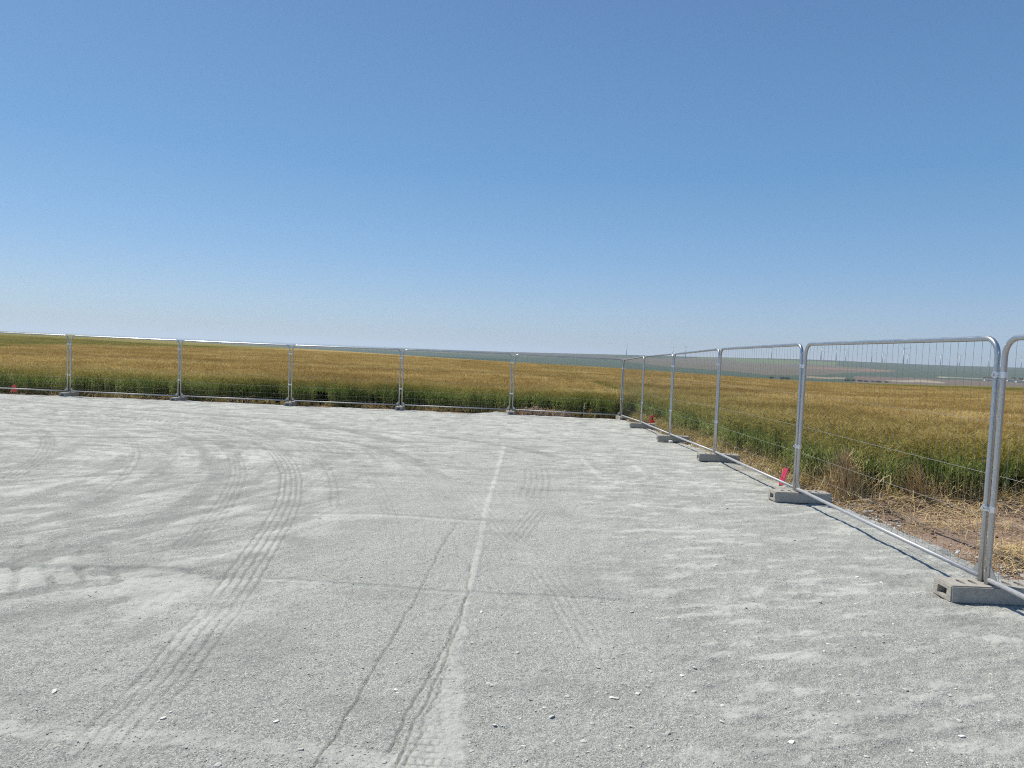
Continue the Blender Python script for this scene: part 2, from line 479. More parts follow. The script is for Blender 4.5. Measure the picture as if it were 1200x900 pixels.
# ------------------------------------------------------------------ gravel yard with its tyre tracks (world coordinates, metres)
TR = dict(
 rib_a=[(-11.98,16.74),(-10.43,16.81),(-8.66,16.16),(-6.61,15.03),(-4.98,13.30),(-3.76,11.34),(-2.98,9.64),(-2.53,8.30),(-2.21,7.09),(-2.02,6.03),(-1.85,5.01),(-1.72,4.14),(-1.65,3.48),(-1.62,3.07),(-1.58,2.71)],
 ridge=[(-0.08,13.77),(-0.14,10.70),(-0.21,7.80),(-0.22,6.04),(-0.24,4.85)],
 ridge2=[(-0.24,4.85),(-0.32,3.92),(-0.37,3.25),(-0.41,2.80)],
 ridge3=[(-0.24,4.85),(-0.20,3.93),(-0.15,3.27),(-0.12,2.80)],
 crack=[(-0.47,6.85),(-0.54,5.86),(-0.57,4.99),(-0.61,4.27),(-0.65,3.67),(-0.68,3.14),(-0.71,2.75)],
 crack2=[(-0.24,4.76),(-0.31,3.98),(-0.39,3.40),(-0.45,2.89)],
 crack3=[(-0.26,5.54),(-0.25,4.68),(-0.30,3.76),(-0.36,3.17),(-0.40,2.77)],
 crack4=[(-0.27,3.71),(-0.31,3.25),(-0.36,2.80)],
 rib_b=[(-1.37,11.80),(-0.93,10.22),(-0.53,8.78),(-0.16,7.17),(0.13,6.10),(0.36,5.01),(0.54,3.95)],
 rib_c=[(0.45,10.44),(0.43,9.32),(0.35,8.41)],
 rib_d=[(0.35,7.55),(0.21,6.87),(0.11,6.38)],
 ledge=[(-1.74,4.97),(-1.44,4.95),(-1.13,4.92),(-0.83,4.90),(-0.53,4.87),(-0.11,4.83),(0.65,4.84)],
 ledge2=[(-3.55,4.97),(-3.21,5.00),(-2.70,5.07),(-2.30,5.05)],
 ledge3=[(-1.95,6.94),(-1.38,7.01),(-0.79,7.01),(-0.28,6.96)],
 ledge4=[(-4.94,8.30),(-4.34,8.70),(-3.63,8.88)],
 smear=[(-4.13,9.96),(-3.70,9.14),(-3.44,8.31),(-3.22,7.26),(-3.13,6.29),(-3.22,5.78),(-3.41,5.31),(-3.51,4.92)],
 smear2=[(-3.15,4.41),(-2.95,4.60),(-2.67,4.78)],
 smear3=[(-2.91,4.08),(-2.69,4.20),(-2.44,4.45)],
 far1=[(-14.24,19.89),(-11.18,18.75),(-8.13,17.97),(-5.50,17.15),(-3.71,15.66),(-2.22,13.52)],
 far2=[(-4.47,15.72),(-3.07,15.31),(-1.36,14.67),(0.05,13.18),(0.77,11.94)],
 far3=[(-8.23,11.50),(-7.11,11.94),(-5.81,12.21),(-4.26,11.98)],
 far4=[(-5.01,11.71),(-3.60,11.28),(-2.25,11.30)],
 far5=[(-4.25,13.29),(-3.06,12.97),(-1.90,11.63),(-0.84,9.34)],
 lug1=[(-3.84,5.61),(-3.44,4.99),(-3.27,4.73),(-3.10,4.42)],
 lug2=[(-3.59,5.65),(-3.26,5.01),(-3.05,4.76),(-2.93,4.55)],
 lug3=[(-3.30,5.57),(-3.16,5.24),(-2.92,4.87),(-2.79,4.68)],
 lug4=[(-3.18,5.58),(-2.95,5.27),(-2.78,5.02),(-2.62,4.81)],
 smooth1=[(0.45,3.16),(-0.16,3.27)],
 band=[(-2.10,2.94),(-1.78,2.90),(-1.36,2.91),(-0.92,2.88),(-0.42,2.81)],
 str1=[(1.22,11.87),(1.28,10.26),(1.36,9.69)],
 str2=[(1.98,11.31),(1.98,10.37),(1.99,10.06)],
 arc5=[(-0.10,12.53),(0.60,11.38),(1.25,11.10),(1.95,11.30)],
 edge=[(2.45,18.61),(3.73,19.22)],
 soft=[(0.52,9.69),(0.81,6.20),(0.84,4.57),(0.77,3.61)],
)
def smooth_line(pts, n=6):
    p = np.array(pts, float)
    if len(p) < 3:
        return p
    q = np.vstack([2*p[0]-p[1], p, 2*p[-1]-p[-2]])
    out = []
    for i in range(1, len(q) - 2):
        for k in range(n):
            s = k / n
            out.append(.5 * ((2*q[i]) + (-q[i-1]+q[i+1])*s + (2*q[i-1]-5*q[i]+4*q[i+1]-q[i+2])*s*s + (-q[i-1]+3*q[i]-3*q[i+1]+q[i+2])*s**3))
    out.append(q[-2])
    return np.array(out)
def dist_line(pts, X, Y, reach):
    """signed distance to a line, distance along it; inf where farther than reach"""
    L = smooth_line(pts)
    D = np.full(X.shape, np.inf); SG = np.zeros(X.shape); AL = np.zeros(X.shape)
    acc = 0
    for a, b in zip(L[:-1], L[1:]):
        d = b - a; ln = math.hypot(*d)
        if ln < 1e-6: continue
        m = (X > min(a[0], b[0]) - reach) & (X < max(a[0], b[0]) + reach) & (Y > min(a[1], b[1]) - reach) & (Y < max(a[1], b[1]) + reach)
        if m.any():
            x = X[m] - a[0]; y = Y[m] - a[1]
            s = np.clip((x*d[0] + y*d[1]) / ln**2, 0, 1)
            ds = np.hypot(x - s*d[0], y - s*d[1])
            old = D[m]; better = ds < old
            sg = np.sign(d[0]*y - d[1]*x)
            D[m] = np.where(better, ds, old)
            SG[m] = np.where(better, sg, SG[m]); AL[m] = np.where(better, acc + s*ln, AL[m])
        acc += ln
    D[D > reach] = np.inf
    return D * np.where(SG == 0, 1, SG), AL

ys = 1.0 / np.linspace(1/1.5, 1/23.45, 860)
ts = np.linspace(-1.0, 1.0, 900)
TT, YY = np.meshgrid(ts, ys)
XX = TT * (YY + .4)
HH = np.zeros(XX.shape); DU = np.zeros(XX.shape); DK = np.zeros(XX.shape)
# swells, ripples, patches of dust
HH += .018 * fbm(XX * .45, YY * .45, 3, 1) + .010 * fbm(XX * 1.7, YY * 1.7, 3, 2)
HH += .0065 * fbm(XX * 14, YY * 14, 3, 3) + .0035 * fbm(XX * 45, YY * 45, 2, 4)
rightw = sstep(.35, 1.3, XX) * sstep(15, 9, YY) + .5 * sstep(9, 15, YY)
u = XX * .95 + YY * .30; v = YY * .95 - XX * .30
rip = fbm(u * 1.6, v * 6.5, 4, 8)
bars = fbm(u * 4.2, v * 12, 4, 18)
HH += (.005 * rip + .011 * bars) * rightw
DU += .8 * sstep(.12, .38, bars) * rightw
DK += .45 * sstep(.15, .45, -bars) * rightw
DU += .22 * sstep(.02, .4, rip + .25 * fbm(XX * 9, YY * 12, 3, 9)) * rightw
ul = XX * .80 - YY * .60 ; vl = YY * .80 + XX * .60
leftw = sstep(-.9, -1.9, XX) * sstep(11, 6.5, YY)
ripl = fbm(ul * 3.2, vl * 1.3, 4, 21)
bl_ = fbm(ul * 5, vl * 3.2, 4, 23)
HH += (.007 * ripl + .006 * bl_) * leftw
DU += .5 * sstep(.05, .3, bl_) * leftw; DK += .4 * sstep(.1, .4, -bl_) * leftw
DU += .30 * sstep(-.02, .4, ripl + .3 * fbm(XX * 8, YY * 9, 3, 22)) * leftw
# sweeping streaks where wheels have turned round and round on the left
ra_ = np.hypot(XX + 7.2, (YY - 9.2) * 1.0); an_ = np.arctan2(YY - 9.2, XX + 7.2)
sw_ = .6 * fbm(ra_ * 5.5, an_ * 5, 4, 131) + .6 * fbm(ra_ * 15, an_ * 12, 3, 132)
swm = sstep(-1.2, -2.4, XX) * sstep(4.6, 5.6, YY) * sstep(20, 13, YY)
HH += .009 * sw_ * swm
DU += .5 * sstep(.03, .35, sw_) * swm; DK += .65 * sstep(.08, .4, -sw_) * swm
fb = fbm(XX * 1.2, YY * 2.6, 5, 31)
DU += .35 * sstep(0, .5, fb)
DK += .35 * sstep(.15, .5, fbm(XX * 1.6, YY * 4.0, 4, 41)) * sstep(30, 5, YY)
streak = .25 * fbm(XX * .9, YY * 6.5, 3, 51) + .9 * fbm(XX * 4.5, YY * 19, 3, 52)
farw = sstep(6, 12, YY)
HH += .010 * streak * farw
DU += .10 * farw + .40 * sstep(.05, .4, streak) * farw
DK += .9 * sstep(.12, .45, -streak) * farw
fl_ = fbm(XX * 1.5, YY * 30, 2, 58); DK += .7 * sstep(.35, .6, fl_) * farw

def groove(name, offs, w, depth, dark=.6, dust=0.0, chop=0.0, fade=.0):
    reach = max(abs(o) for o in offs) + w * 3
    D, AL = dist_line(TR[name], XX, YY, reach)
    wobb = .010 * vnoise(AL * 7, AL * 0 + 3, 77)
    amp = 1.0
    if fade: amp = np.maximum(.30 + .70 * sstep(-.5, .3, vnoise(AL * 1.3, AL * 0, 5)), sstep(5.5, 7.5, YY))
    for k, o in enumerate(offs):
        w_ = w * (1 + .06 * np.clip(YY - 5, 0, 9)); d = np.abs(D - o + wobb * sstep(9, 5, YY) + (chop * vnoise(AL * 28, AL * 0 + k * 7, 13 + k) if chop else 0))
        g_ = np.exp(-np.minimum((d / w_) ** 2, 30)) * amp
        g_[~np.isfinite(D)] = 0
        HH[:] -= depth * g_
        DK[:] += dark * g_
        # small crumbs pushed up beside the groove
        e_ = np.exp(-np.minimum(((d - 1.9 * w) / w) ** 2, 30)) * amp; e_[~np.isfinite(D)] = 0
        HH[:] += depth * .15 * e_
    if dust:
        bnd = sstep(reach, reach * .7, np.abs(np.where(np.isfinite(D), D, 99)))
        DU[:] = np.maximum(DU, dust * bnd * amp)
def strip(name, w, dust=0.0, dark=0.0, h=0.0, edge=.3, side=0, noise=0.0):
    D, AL = dist_line(TR[name], XX, YY, w * 1.6)
    d = np.where(np.isfinite(D), D, 99)
    if side: d = np.where(d * side < 0, 99, d)
    k = sstep(w, w * (1 - edge), np.abs(d))
    if noise: k = k * (1 - noise + noise * sstep(-.35, .25, fbm(XX * 16, YY * 16, 3, 61)))
    DU[:] = np.clip(DU + dust * k, -1, 1.4); DK[:] = DK + dark * k; HH[:] += h * k
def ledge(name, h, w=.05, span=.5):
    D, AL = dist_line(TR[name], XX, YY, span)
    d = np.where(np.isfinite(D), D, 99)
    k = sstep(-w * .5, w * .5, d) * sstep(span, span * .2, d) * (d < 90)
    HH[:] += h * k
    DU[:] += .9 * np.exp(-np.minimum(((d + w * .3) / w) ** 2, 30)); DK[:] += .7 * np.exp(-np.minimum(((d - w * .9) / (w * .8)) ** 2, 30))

strip('smear', .17, dust=-.9, dark=.50, h=-.008, edge=.6, noise=.5)
TR['smear_b'] = [(x - .55 - .1 * i, y - .25 + .03 * i) for i, (x, y) in enumerate(TR['smear'])]
TR['smear_c'] = [(x - 1.25 - .1 * i, y + .05 * i) for i, (x, y) in enumerate(TR['smear'])]
TR['smear_d'] = [(x - 2.6 - .1 * i, y + 1.2) for i, (x, y) in enumerate(TR['smear'])]
for nm in ('smear_b', 'smear_c', 'smear_d'): strip(nm, .12, dust=-.8, dark=.40, h=-.006, edge=.6, noise=.6)
TR['arc_in'] = [(x - .9, y - .5) for x, y in TR['rib_a'][:7]]
TR['arc_in2'] = [(x - .3, y + 1.1) for x, y in TR['rib_a'][:6]]
for nm in ('arc_in', 'arc_in2'): strip(nm, .10, dust=-.8, dark=.45, h=-.005, edge=.6, noise=.5)
strip('smear2', .10, dust=-.8, dark=.3, h=-.004, noise=.3)
strip('smear3', .09, dust=-.7, dark=.3, noise=.3)
for nm in ('lug1', 'lug2', 'lug3', 'lug4'):
    strip(nm, .045, dust=-.6, dark=.25, h=-.009, edge=.8, noise=.8)
# smooth apron on the left that the lugs cut into
DK = np.minimum(DK, .8)
ap = sstep(-1.75, -2.2, XX) * sstep(5.05, 4.97, YY) * sstep(4.2, 4.6, YY)
DU = DU + .9 * ap * (DK < .45)
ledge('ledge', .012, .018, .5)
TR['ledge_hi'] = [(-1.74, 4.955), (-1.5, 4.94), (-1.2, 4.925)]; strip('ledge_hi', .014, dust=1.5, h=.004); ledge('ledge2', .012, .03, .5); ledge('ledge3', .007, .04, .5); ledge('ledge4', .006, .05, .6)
strip('band', .07, dust=.8, h=.004, noise=.4)
strip('str1', .045, dust=.9, h=.004); strip('str2', .05, dust=.7, h=.004)
strip('edge', .05, dust=-.5, dark=.9, h=-.006)
strip('far1', .20, dust=-.6, dark=.6, h=-.008, noise=.3); strip('far2', .16, dust=-.5, dark=.6, h=-.006, noise=.3)
strip('far3', .10, dust=-.5, dark=.7, h=-.006, noise=.3); strip('far4', .08, dust=-.5, dark=.7, noise=.3); strip('far5', .12, dust=-.3, dark=.5, noise=.3)
strip('arc5', .05, dark=.3, h=-.004)
for i_, (dx_, dy_, a_, b_) in enumerate([(.42, .30, 3, 9), (-.55, -.35, 0, 10), (-1.7, -.9, 0, 8), (-2.7, -1.5, 0, 7), (.25, 1.0, 0, 7), (-.9, .5, 0, 6), (-3.6, -2.2, 0, 8)]):
    nm = 'arc_%d' % i_; TR[nm] = [(x + dx_, y + dy_) for x, y in TR['rib_a'][a_:b_]]
    groove(nm, [-.09, -.03, .03, .09] if i_ % 2 else [-.04, .04], .010, .004, .65, 0, .004, fade=1)
for i_, (dx_, dy_) in enumerate([(-.5, .6), (-1.3, 1.0), (.9, -.2)]):
    nm = 'run_%d' % i_; TR[nm] = [(x + dx_, y + dy_) for x, y in TR['far5'] + TR['rib_b'][3:]]
    groove(nm, [-.06, 0, .06], .008, .003, .40, 0, .004, fade=1)
strip('rib_a', .17, dust=.30, h=-.003, noise=.6)
groove('rib_a', [-.125, -.065, 0, .06, .12], .008, .006, 1.4, 0, .006, fade=1)
strip('rib_b', .13, dust=.3)
groove('rib_b', [-.09, -.03, .03, .09], .009, .006, .5, 0, .003, fade=1)
groove('rib_c', [-.20, -.12, -.04, .04, .12], .011, .006, .55, 0, .004)
groove('rib_d', [-.10, -.04, .02, .08], .009, .006, .6, 0, .003)
strip('ridge', .038, dust=.85, h=.006, edge=.6, noise=.25)
# pale wedge of dust with lines pressed into it
wl = np.interp(YY, [2.2, 2.8, 3.25, 3.92, 4.85], [-.50, -.43, -.38, -.32, -.25])
wr = np.interp(YY, [2.2, 2.8, 3.27, 3.93, 4.85], [-.10, -.12, -.15, -.19, -.225]) 
wr = wr + .012 * vnoise(YY * 5, YY * 0, 12) + .02 * vnoise(XX * 22, YY * 22, 14)
k = sstep(0, .02, XX - wl) * sstep(-.01, .035, wr - XX) * sstep(4.9, 4.6, YY)
DU += .80 * k; HH += .004 * k
k2 = sstep(0, .02, XX - (wl - .22)) * sstep(0, .02, wl - XX) * (YY < 4.9)
DU += .30 * k2
# small blocky tread prints in the wedge
row = np.floor(YY / .050); bx = np.abs(((XX + .018 * (row % 2) + .01 * np.sin(YY * 9)) / .036) % 1 - .5) * .036; by = np.abs((YY / .050) % 1 - .5) * .050
tread = np.maximum(np.exp(-((.018 - bx) / .003) ** 2), np.exp(-((.025 - by) / .003) ** 2))
tm = (k + .6 * k2) * sstep(-.35, .1, vnoise(XX * 6, YY * 3, 90)) * sstep(4.7, 4.2, YY)
HH -= .0035 * tread * tm; DK += .80 * tread * tm
groove('crack', [0], .006, .010, 1.1, 0, .003)
groove('crack2', [0], .006, .010, 1.1, 0, .005)
groove('crack3', [0], .006, .010, 1.2, 0, .003)
groove('crack4', [0], .005, .008, .9, 0, .006)
# chewed cross marks by the right-hand wheel path
k = sstep(.30, .38, XX) * sstep(.85, .7, XX) * sstep(3.5, 3.55, YY) * sstep(4.05, 4.0, YY)
HH -= .005 * k * np.maximum(0, np.sin((XX * .7 + YY) * 120)) * sstep(0, .5, vnoise(XX * 6, YY * 6, 3))

edge_x = 4.24 - .13 * sstep(5.8, 7.2, YY) + .06 * np.sin(YY * 1.9) + .05 * vnoise(YY * 3, YY * 0, 9) + .05 * vnoise(XX * 9, YY * 9, 10) - .28 * sstep(12, 21, YY)
edge_y = 22.95 + .22 * vnoise(XX * .8, XX * 0, 15) + .07 * vnoise(XX * 6, YY * 5, 16) + .10 * np.exp(-((XX - 2.4) / 1.0) ** 2)
HH -= .04 * sstep(.16, 0, edge_x - XX) + .05 * sstep(.3, 0, edge_y - YY)
# a low heap of gravel behind the fifth foot of the far fence
HH += .10 * np.exp(-((XX + .45) / .5) ** 2 - ((YY - 22.75) / .28) ** 2)
ZZ = gz(YY) + HH
inside = (XX < edge_x) & (YY < edge_y)
q = inside[:-1, :-1] & inside[1:, :-1] & inside[:-1, 1:] & inside[1:, 1:]
me = grid_mesh('gravel_yard', XX, YY, ZZ, q, {'dust': np.clip(DU, -.4, 1.1), 'dark': np.clip(DK, 0, 1.15)}, M_GRAVEL)
tag(link('gravel_yard', me), kind='structure')
# the rest of the yard, to the sides of and behind where one stands
sx_a = np.arange(-34, 4.30, .12); sy_a = np.arange(-12, 23.0, .12)
QX, QY = np.meshgrid(sx_a, sy_a)
base_ = gz(QY) + .018 * fbm(QX * .45, QY * .45, 3, 1) + .010 * fbm(QX * 1.7, QY * 1.7, 3, 2) - .006
covered = (np.abs(QX) < .97 * (QY + .4)) & (QY > 1.7)
keep_ = ~covered & (QX < 4.24 + .03 * vnoise(QX * 3, QY * 3, 10))
du_ = .6 * sstep(0, .4, fbm(QX * 2, QY * 3, 4, 22))
tag(link('yard_surround_ground', grid_mesh('yard_surround_ground', QX, QY, base_, keep_[:-1, :-1], {'dust': du_, 'dark': du_ * 0}, M_GRAVEL)), kind='structure')
def yard_z(x, y): return float(gz(y)) + .018 * float(fbm(np.array([x*.45]), np.array([y*.45]), 3, 1)[0]) + .01 * float(fbm(np.array([x*1.7]), np.array([y*1.7]), 3, 2)[0])

# ------------------------------------------------------------------ bare soil between yard and crop
def soil_z(x, y):
    z = gz(y) - .035 + .035 * fbm(x * 1.1, y * 1.1, 4, 61) + .022 * fbm(x * 6, y * 6, 4, 63)
    z = z - .05 * sstep(4.55, 4.15, x) * (y < 9.2)
    z = z + (.07 * np.exp(-((y - 8.75) / .28) ** 2) * (.4 + .9 * np.clip(fbm(x * 2.3, y * 2.3, 3, 66) + .3, 0, 1))) * (x > 4.3)
    z = z + .02 * np.clip(x - 4.2, 0, 2) * (y < 9)
    return z
def sheet(name, xs, ys_, zf, mask=None, mat=M_SOIL, kind='structure'):
    X, Y = np.meshgrid(xs, ys_)
    mk = None
    if mask is not None:
        c = mask(X, Y); mk = c[:-1, :-1]
    return tag(link(name, grid_mesh(name, X, Y, zf(X, Y), mk, mat=mat)), kind=kind)
sheet('bare_soil', np.arange(3.6, 12, .035), np.arange(-6, 9.9, .035), soil_z)
sheet('soil_margin', np.arange(3.45, 5.4, .04), np.arange(9.9 - .035, 24.2, .05), lambda x, y: gz(y) - .03 + .03 * fbm(x * 3, y * 3, 4, 64))
sheet('soil_verge', np.arange(-30, 3.45, .07), np.arange(22.5, 24.4, .05), lambda x, y: gz(y) - .045 + .035 * fbm(x * 3, y * 3, 4, 65))

# ------------------------------------------------------------------ the standing crop: an uneven canopy sheet with plants growing through it
def far_green(X, Y):
    """how unripe the crop is in the far strips of the field"""
    yy, t, pc, dc, ps = prof(X, Y)
    PT = (EYE - (land(X, Y) + CROP)) * 839 / yy; PXc = t * 839 + 601.6; pg = np.interp(t, B, P_GOLD)
    a = sstep(.9, -.9, PT - pg + .9 * vnoise(PXc / 60, Y * .002, 44)) * sstep(370, 320, PXc) * (.80 + .25 * vnoise(PT * 1.1, PXc / 300, 47))
    b = sstep(.6, -.6, PT - pg + .7 * vnoise(PXc / 30, PT, 45)) * (PXc > 985) * .85
    return np.maximum(a, b) * (Y > 40)
az = np.radians(np.arange(-50, 50, .11))
rr = np.geomspace(9.3, 760, 560)
A, R = np.meshgrid(az, rr)
X, Y = R * np.sin(A), R * np.cos(A)
yy, t, pc, dc, ps = prof(X, Y)
G = land(X, Y)
hgt = np.interp(Y, [9, 26, 60, 110], [.30, .40, .52, .60])
rough = np.interp(R, [9, 60, 200, 600], [.05, .06, .05, .02])
Z = G + hgt + rough * (fbm(X * 1.6, Y * 1.6, 3, 71) + .8 * vnoise(X * 5, Y * 5, 72))
Z = np.where(Y > dc * .97, G + .60, Z)
PT = (EYE - (G + CROP)) * 839 / yy
PXc = t * 839 + 601.6
pg = np.interp(t, B, P_GOLD)
green = far_green(X, Y)
ed = np.minimum(np.where(Y < 23.4, X - crop_edge(Y), 99), np.where(Y < 23.4, Y - 9.0, 99))
edb = np.where(Y >= 23.35, Y - 23.35, 99)
edb = np.where((X > 4.4), np.minimum(np.abs(X - 4.3) , 99), edb)
ed = np.where(Y >= 23.35, np.minimum(edb, 99), ed)
gm = .45 * sstep(8.0, 1.2, ed + 2.5 * fbm(X * .5, Y * .5, 3, 146)) + .55 * sstep(1.5, .1, ed + 1.1 * fbm(X * .8, Y * .8, 3, 46))
green = np.maximum(green, gm)
# tractor lines through the crop, dark and thin
keep = in_crop(X, Y, .30) & (Y < dc * 1.18)
q = keep[:-1, :-1] & keep[1:, :-1] & keep[:-1, 1:] & keep[1:, 1:]
me = grid_mesh('barley_canopy', X, Y, Z, q, {'green': np.clip(green, 0, 1)}, M_BARLEY_TOP)
tag(link('barley_canopy', me), 'ripening golden barley standing across the whole field beyond the mesh fence', 'crop', kind='stuff')

hidden = bpy.data.collections.new('plant_sources')     # source meshes for instancing, not in the scene
def src(name, me):
    o = bpy.data.objects.new(name, me); hidden.objects.link(o); return o
def attr_mesh(name, V, Fc, H, E, mat):
    me = bpy.data.meshes.new(name); me.from_pydata(V, [], Fc); me.materials.append(mat)
    me.attributes.new('hgt', 'FLOAT', 'POINT').data.foreach_set('value', H)
    me.attributes.new('ear', 'FLOAT', 'POINT').data.foreach_set('value', E)
    me.polygons.foreach_set('use_smooth', [True] * len(me.polygons))
    return me
def tuft(seed, n=24, spread=.17, h0=.72, earlen=.07, wst=.0045, lean=.10, ears=True, droop=.5):
    r = random.Random(seed); V, Fc, H, E = [], [], [], []
    def strip3(pts, ws, side, ear, h):
        b = len(V)
        for p, w in zip(pts, ws):
            V.append(p - side * w); V.append(p + side * w)
            for _ in (0, 1): H.append(max(0, min(1, p.z / h))); E.append(ear)
        for i in range(len(pts) - 1): Fc.append((b+2*i, b+2*i+1, b+2*i+3, b+2*i+2))
    for k in range(n):
        a = r.uniform(0, 6.28); d = spread * math.sqrt(r.random())
        p0 = Vector((d * math.cos(a), d * math.sin(a), 0))
        h = h0 * r.uniform(.82, 1.06)
        la = r.uniform(0, 6.28); ln = lean * r.random()
        bend = Vector((math.cos(la) * ln, math.sin(la) * ln, 0))
        sa = r.uniform(0, 6.28); side = Vector((math.cos(sa), math.sin(sa), 0))
        pts = [p0, p0 + bend * .3 + Vector((0, 0, h * .5)), p0 + bend + Vector((0, 0, h * .93))]
        strip3(pts, [wst, wst * .8, wst * .5], side, 0, h0)
        top = pts[-1]
        for q_ in range(2):
            la2 = r.uniform(0, 6.28); dd = Vector((math.cos(la2), math.sin(la2), 0))
            z = h * r.uniform(.25, .8); b0 = p0 + bend * (z / h) + Vector((0, 0, z)); L = r.uniform(.08, .18)
            sd = dd.cross(Vector((0, 0, 1)))
            strip3([b0, b0 + dd * L * .5 + Vector((0, 0, L * .45)), b0 + dd * L + Vector((0, 0, L * .25 * r.uniform(-1, 1)))], [wst*.9, wst * 1.3, .0006], sd, 0, h0)
        if ears:
            nd = Vector((math.cos(la), math.sin(la), r.uniform(-.3, 1.2))).normalized()
            mid = top + nd * earlen * .5; end = top + nd * earlen
            s1 = nd.cross(Vector((0, 0, 1))).normalized(); s2_ = nd.cross(s1)
            for sd in (s1, s2_):
                strip3([top, mid, end], [.003, .0075, .003], sd, 1, h0)
            for q_ in range(3):
                ax = (nd + s1 * r.uniform(-.5, .5) + s2_ * r.uniform(-.5, .5)).normalized()
                st = top + nd * earlen * (.35 + .3 * q_)
                strip3([st, st + ax * .09], [.0016, .0004], s1, 1, h0)
    return attr_mesh('barley_tuft', V, Fc, H, E, M_PLANT)
barley = bpy.data.collections.new('barley_sources')
for i in range(6):
    barley.objects.link(bpy.data.objects.new('barley_tuft', tuft(100 + i)))
barley_far = bpy.data.collections.new('barley_far_sources')
for i in range(4):
    barley_far.objects.link(bpy.data.objects.new('barley_clump', tuft(200 + i, n=26, spread=.34, wst=.008, lean=.16)))

def scatter(name, P, rot, scl, coll, attrs):
    me = bpy.data.meshes.new(name)
    me.vertices.add(len(P)); me.vertices.foreach_set('co', np.asarray(P, np.float32).ravel())
    a = me.attributes.new('rot', 'FLOAT_VECTOR', 'POINT'); a.data.foreach_set('vector', np.asarray(rot, np.float32).ravel())
    a = me.attributes.new('scl', 'FLOAT', 'POINT'); a.data.foreach_set('value', np.asarray(scl, np.float32))
    for k, v in attrs.items():
        a = me.attributes.new(k, 'FLOAT', 'POINT'); a.data.foreach_set('value', np.asarray(v, np.float32))
    o = link(name, me)
    ng = bpy.data.node_groups.new(name, 'GeometryNodeTree')
    ng.interface.new_socket('Geometry', in_out='INPUT', socket_type='NodeSocketGeometry')
    ng.interface.new_socket('Geometry', in_out='OUTPUT', socket_type='NodeSocketGeometry')
    N = ng.nodes; L = ng.links
    gi, go = N.new('NodeGroupInput'), N.new('NodeGroupOutput')
    ci = N.new('GeometryNodeCollectionInfo'); ci.inputs['Collection'].default_value = coll
    ci.inputs['Separate Children'].default_value = True; ci.inputs['Reset Children'].default_value = True
    mp = N.new('GeometryNodeMeshToPoints')
    ip = N.new('GeometryNodeInstanceOnPoints'); ip.inputs['Pick Instance'].default_value = True
    L.new(gi.outputs[0], mp.inputs['Mesh']); L.new(mp.outputs[0], ip.inputs['Points']); L.new(ci.outputs[0], ip.inputs['Instance'])
    def na(nm, t):
        x = N.new('GeometryNodeInputNamedAttribute'); x.data_type = t; x.inputs['Name'].default_value = nm; return x.outputs[0]
    L.new(na('rot', 'FLOAT_VECTOR'), ip.inputs['Rotation']); L.new(na('scl', 'FLOAT'), ip.inputs['Scale'])
    ri_ = N.new('FunctionNodeRandomValue'); ri_.data_type = 'INT'
    ri_.inputs[4].default_value = 0; ri_.inputs[5].default_value = len(coll.objects) - 1
    L.new(ri_.outputs[2], ip.inputs['Instance Index'])
    L.new(ip.outputs[0], go.inputs[0])
    o.modifiers.new('scatter', 'NODES').node_group = ng
    return o

def rand_area(y0, y1, dens, tmax=.86, xmin=None):
    area = tmax * (y1**2 - y0**2)
    n = int(area * dens)
    y = np.sqrt(rng.uniform(y0**2, y1**2, n)); x = rng.uniform(-1, 1, n) * tmax * y
    return x, y
def crop_points(zones):
    Xs, Ys, Ss = [], [], []
    for y0, y1, dens, s in zones:
        x, y = rand_area(y0, y1, dens)
        k = in_crop(x, y); Xs.append(x[k]); Ys.append(y[k]); Ss.append(np.full(k.sum(), s))
    return np.concatenate(Xs), np.concatenate(Ys), np.concatenate(Ss)
def edge_dist(x, y):
    side = np.minimum(x - crop_edge(y), np.where(y < 9.0, 0, y - 9.0))
    back = y - 23.35
    return np.where(x > 4.2, np.where(y < 40, np.maximum(side, 0), 99), back)
def plant(name, zones, coll, label):
    x, y, s = crop_points(zones)
    z = land(x, y)
    n = len(x); e = edge_dist(x, y)
    gr = .45 * sstep(8.0, 1.2, e + 2.5 * fbm(x * .5, y * .5, 3, 146)) + .55 * sstep(1.7, .1, e + 1.0 * fbm(x * .8, y * .8, 3, 46) + .25 * rng.normal(size=n))
    gr = np.maximum(gr, far_green(x, y))
    patch = fbm(x * .25, y * .25, 3, 48)
    iv = np.clip(.5 + .55 * patch + .17 * rng.normal(size=n), 0, 1)
    dry = sstep(.8, .1, e) * (rng.random(n) * .6 + .5) * np.where(x > 4, 1, .35)
    hs = s * (1 + .08 * fbm(x * 1.2, y * 1.2, 3, 49)) * (.96 + .08 * rng.random(n))
    hs = hs * np.where(e < .35, .88 + .12 * rng.random(n), 1)
    rot = np.stack([rng.normal(0, .05, n) - .00, rng.normal(0, .05, n), rng.uniform(0, 6.28, n)], 1)
    o = scatter(name, np.stack([x, y, z], 1), rot, hs, coll, {'ig': gr, 'iv': iv, 'idry': np.clip(dry, 0, 1)})
    return tag(o, label, 'crop', kind='stuff')
plant('barley_plants', [(8.9, 23.4, 26, 1.0), (23.3, 28, 26, 1.0), (28, 45, 12, 1.0)], barley, 'barley stems and bearded ears along the near edge of the field')
plant('barley_clumps', [(45, 80, 4.5, 1.0), (80, 170, 1.3, 1.08)], barley_far, 'golden barley ears rising over the middle of the field')

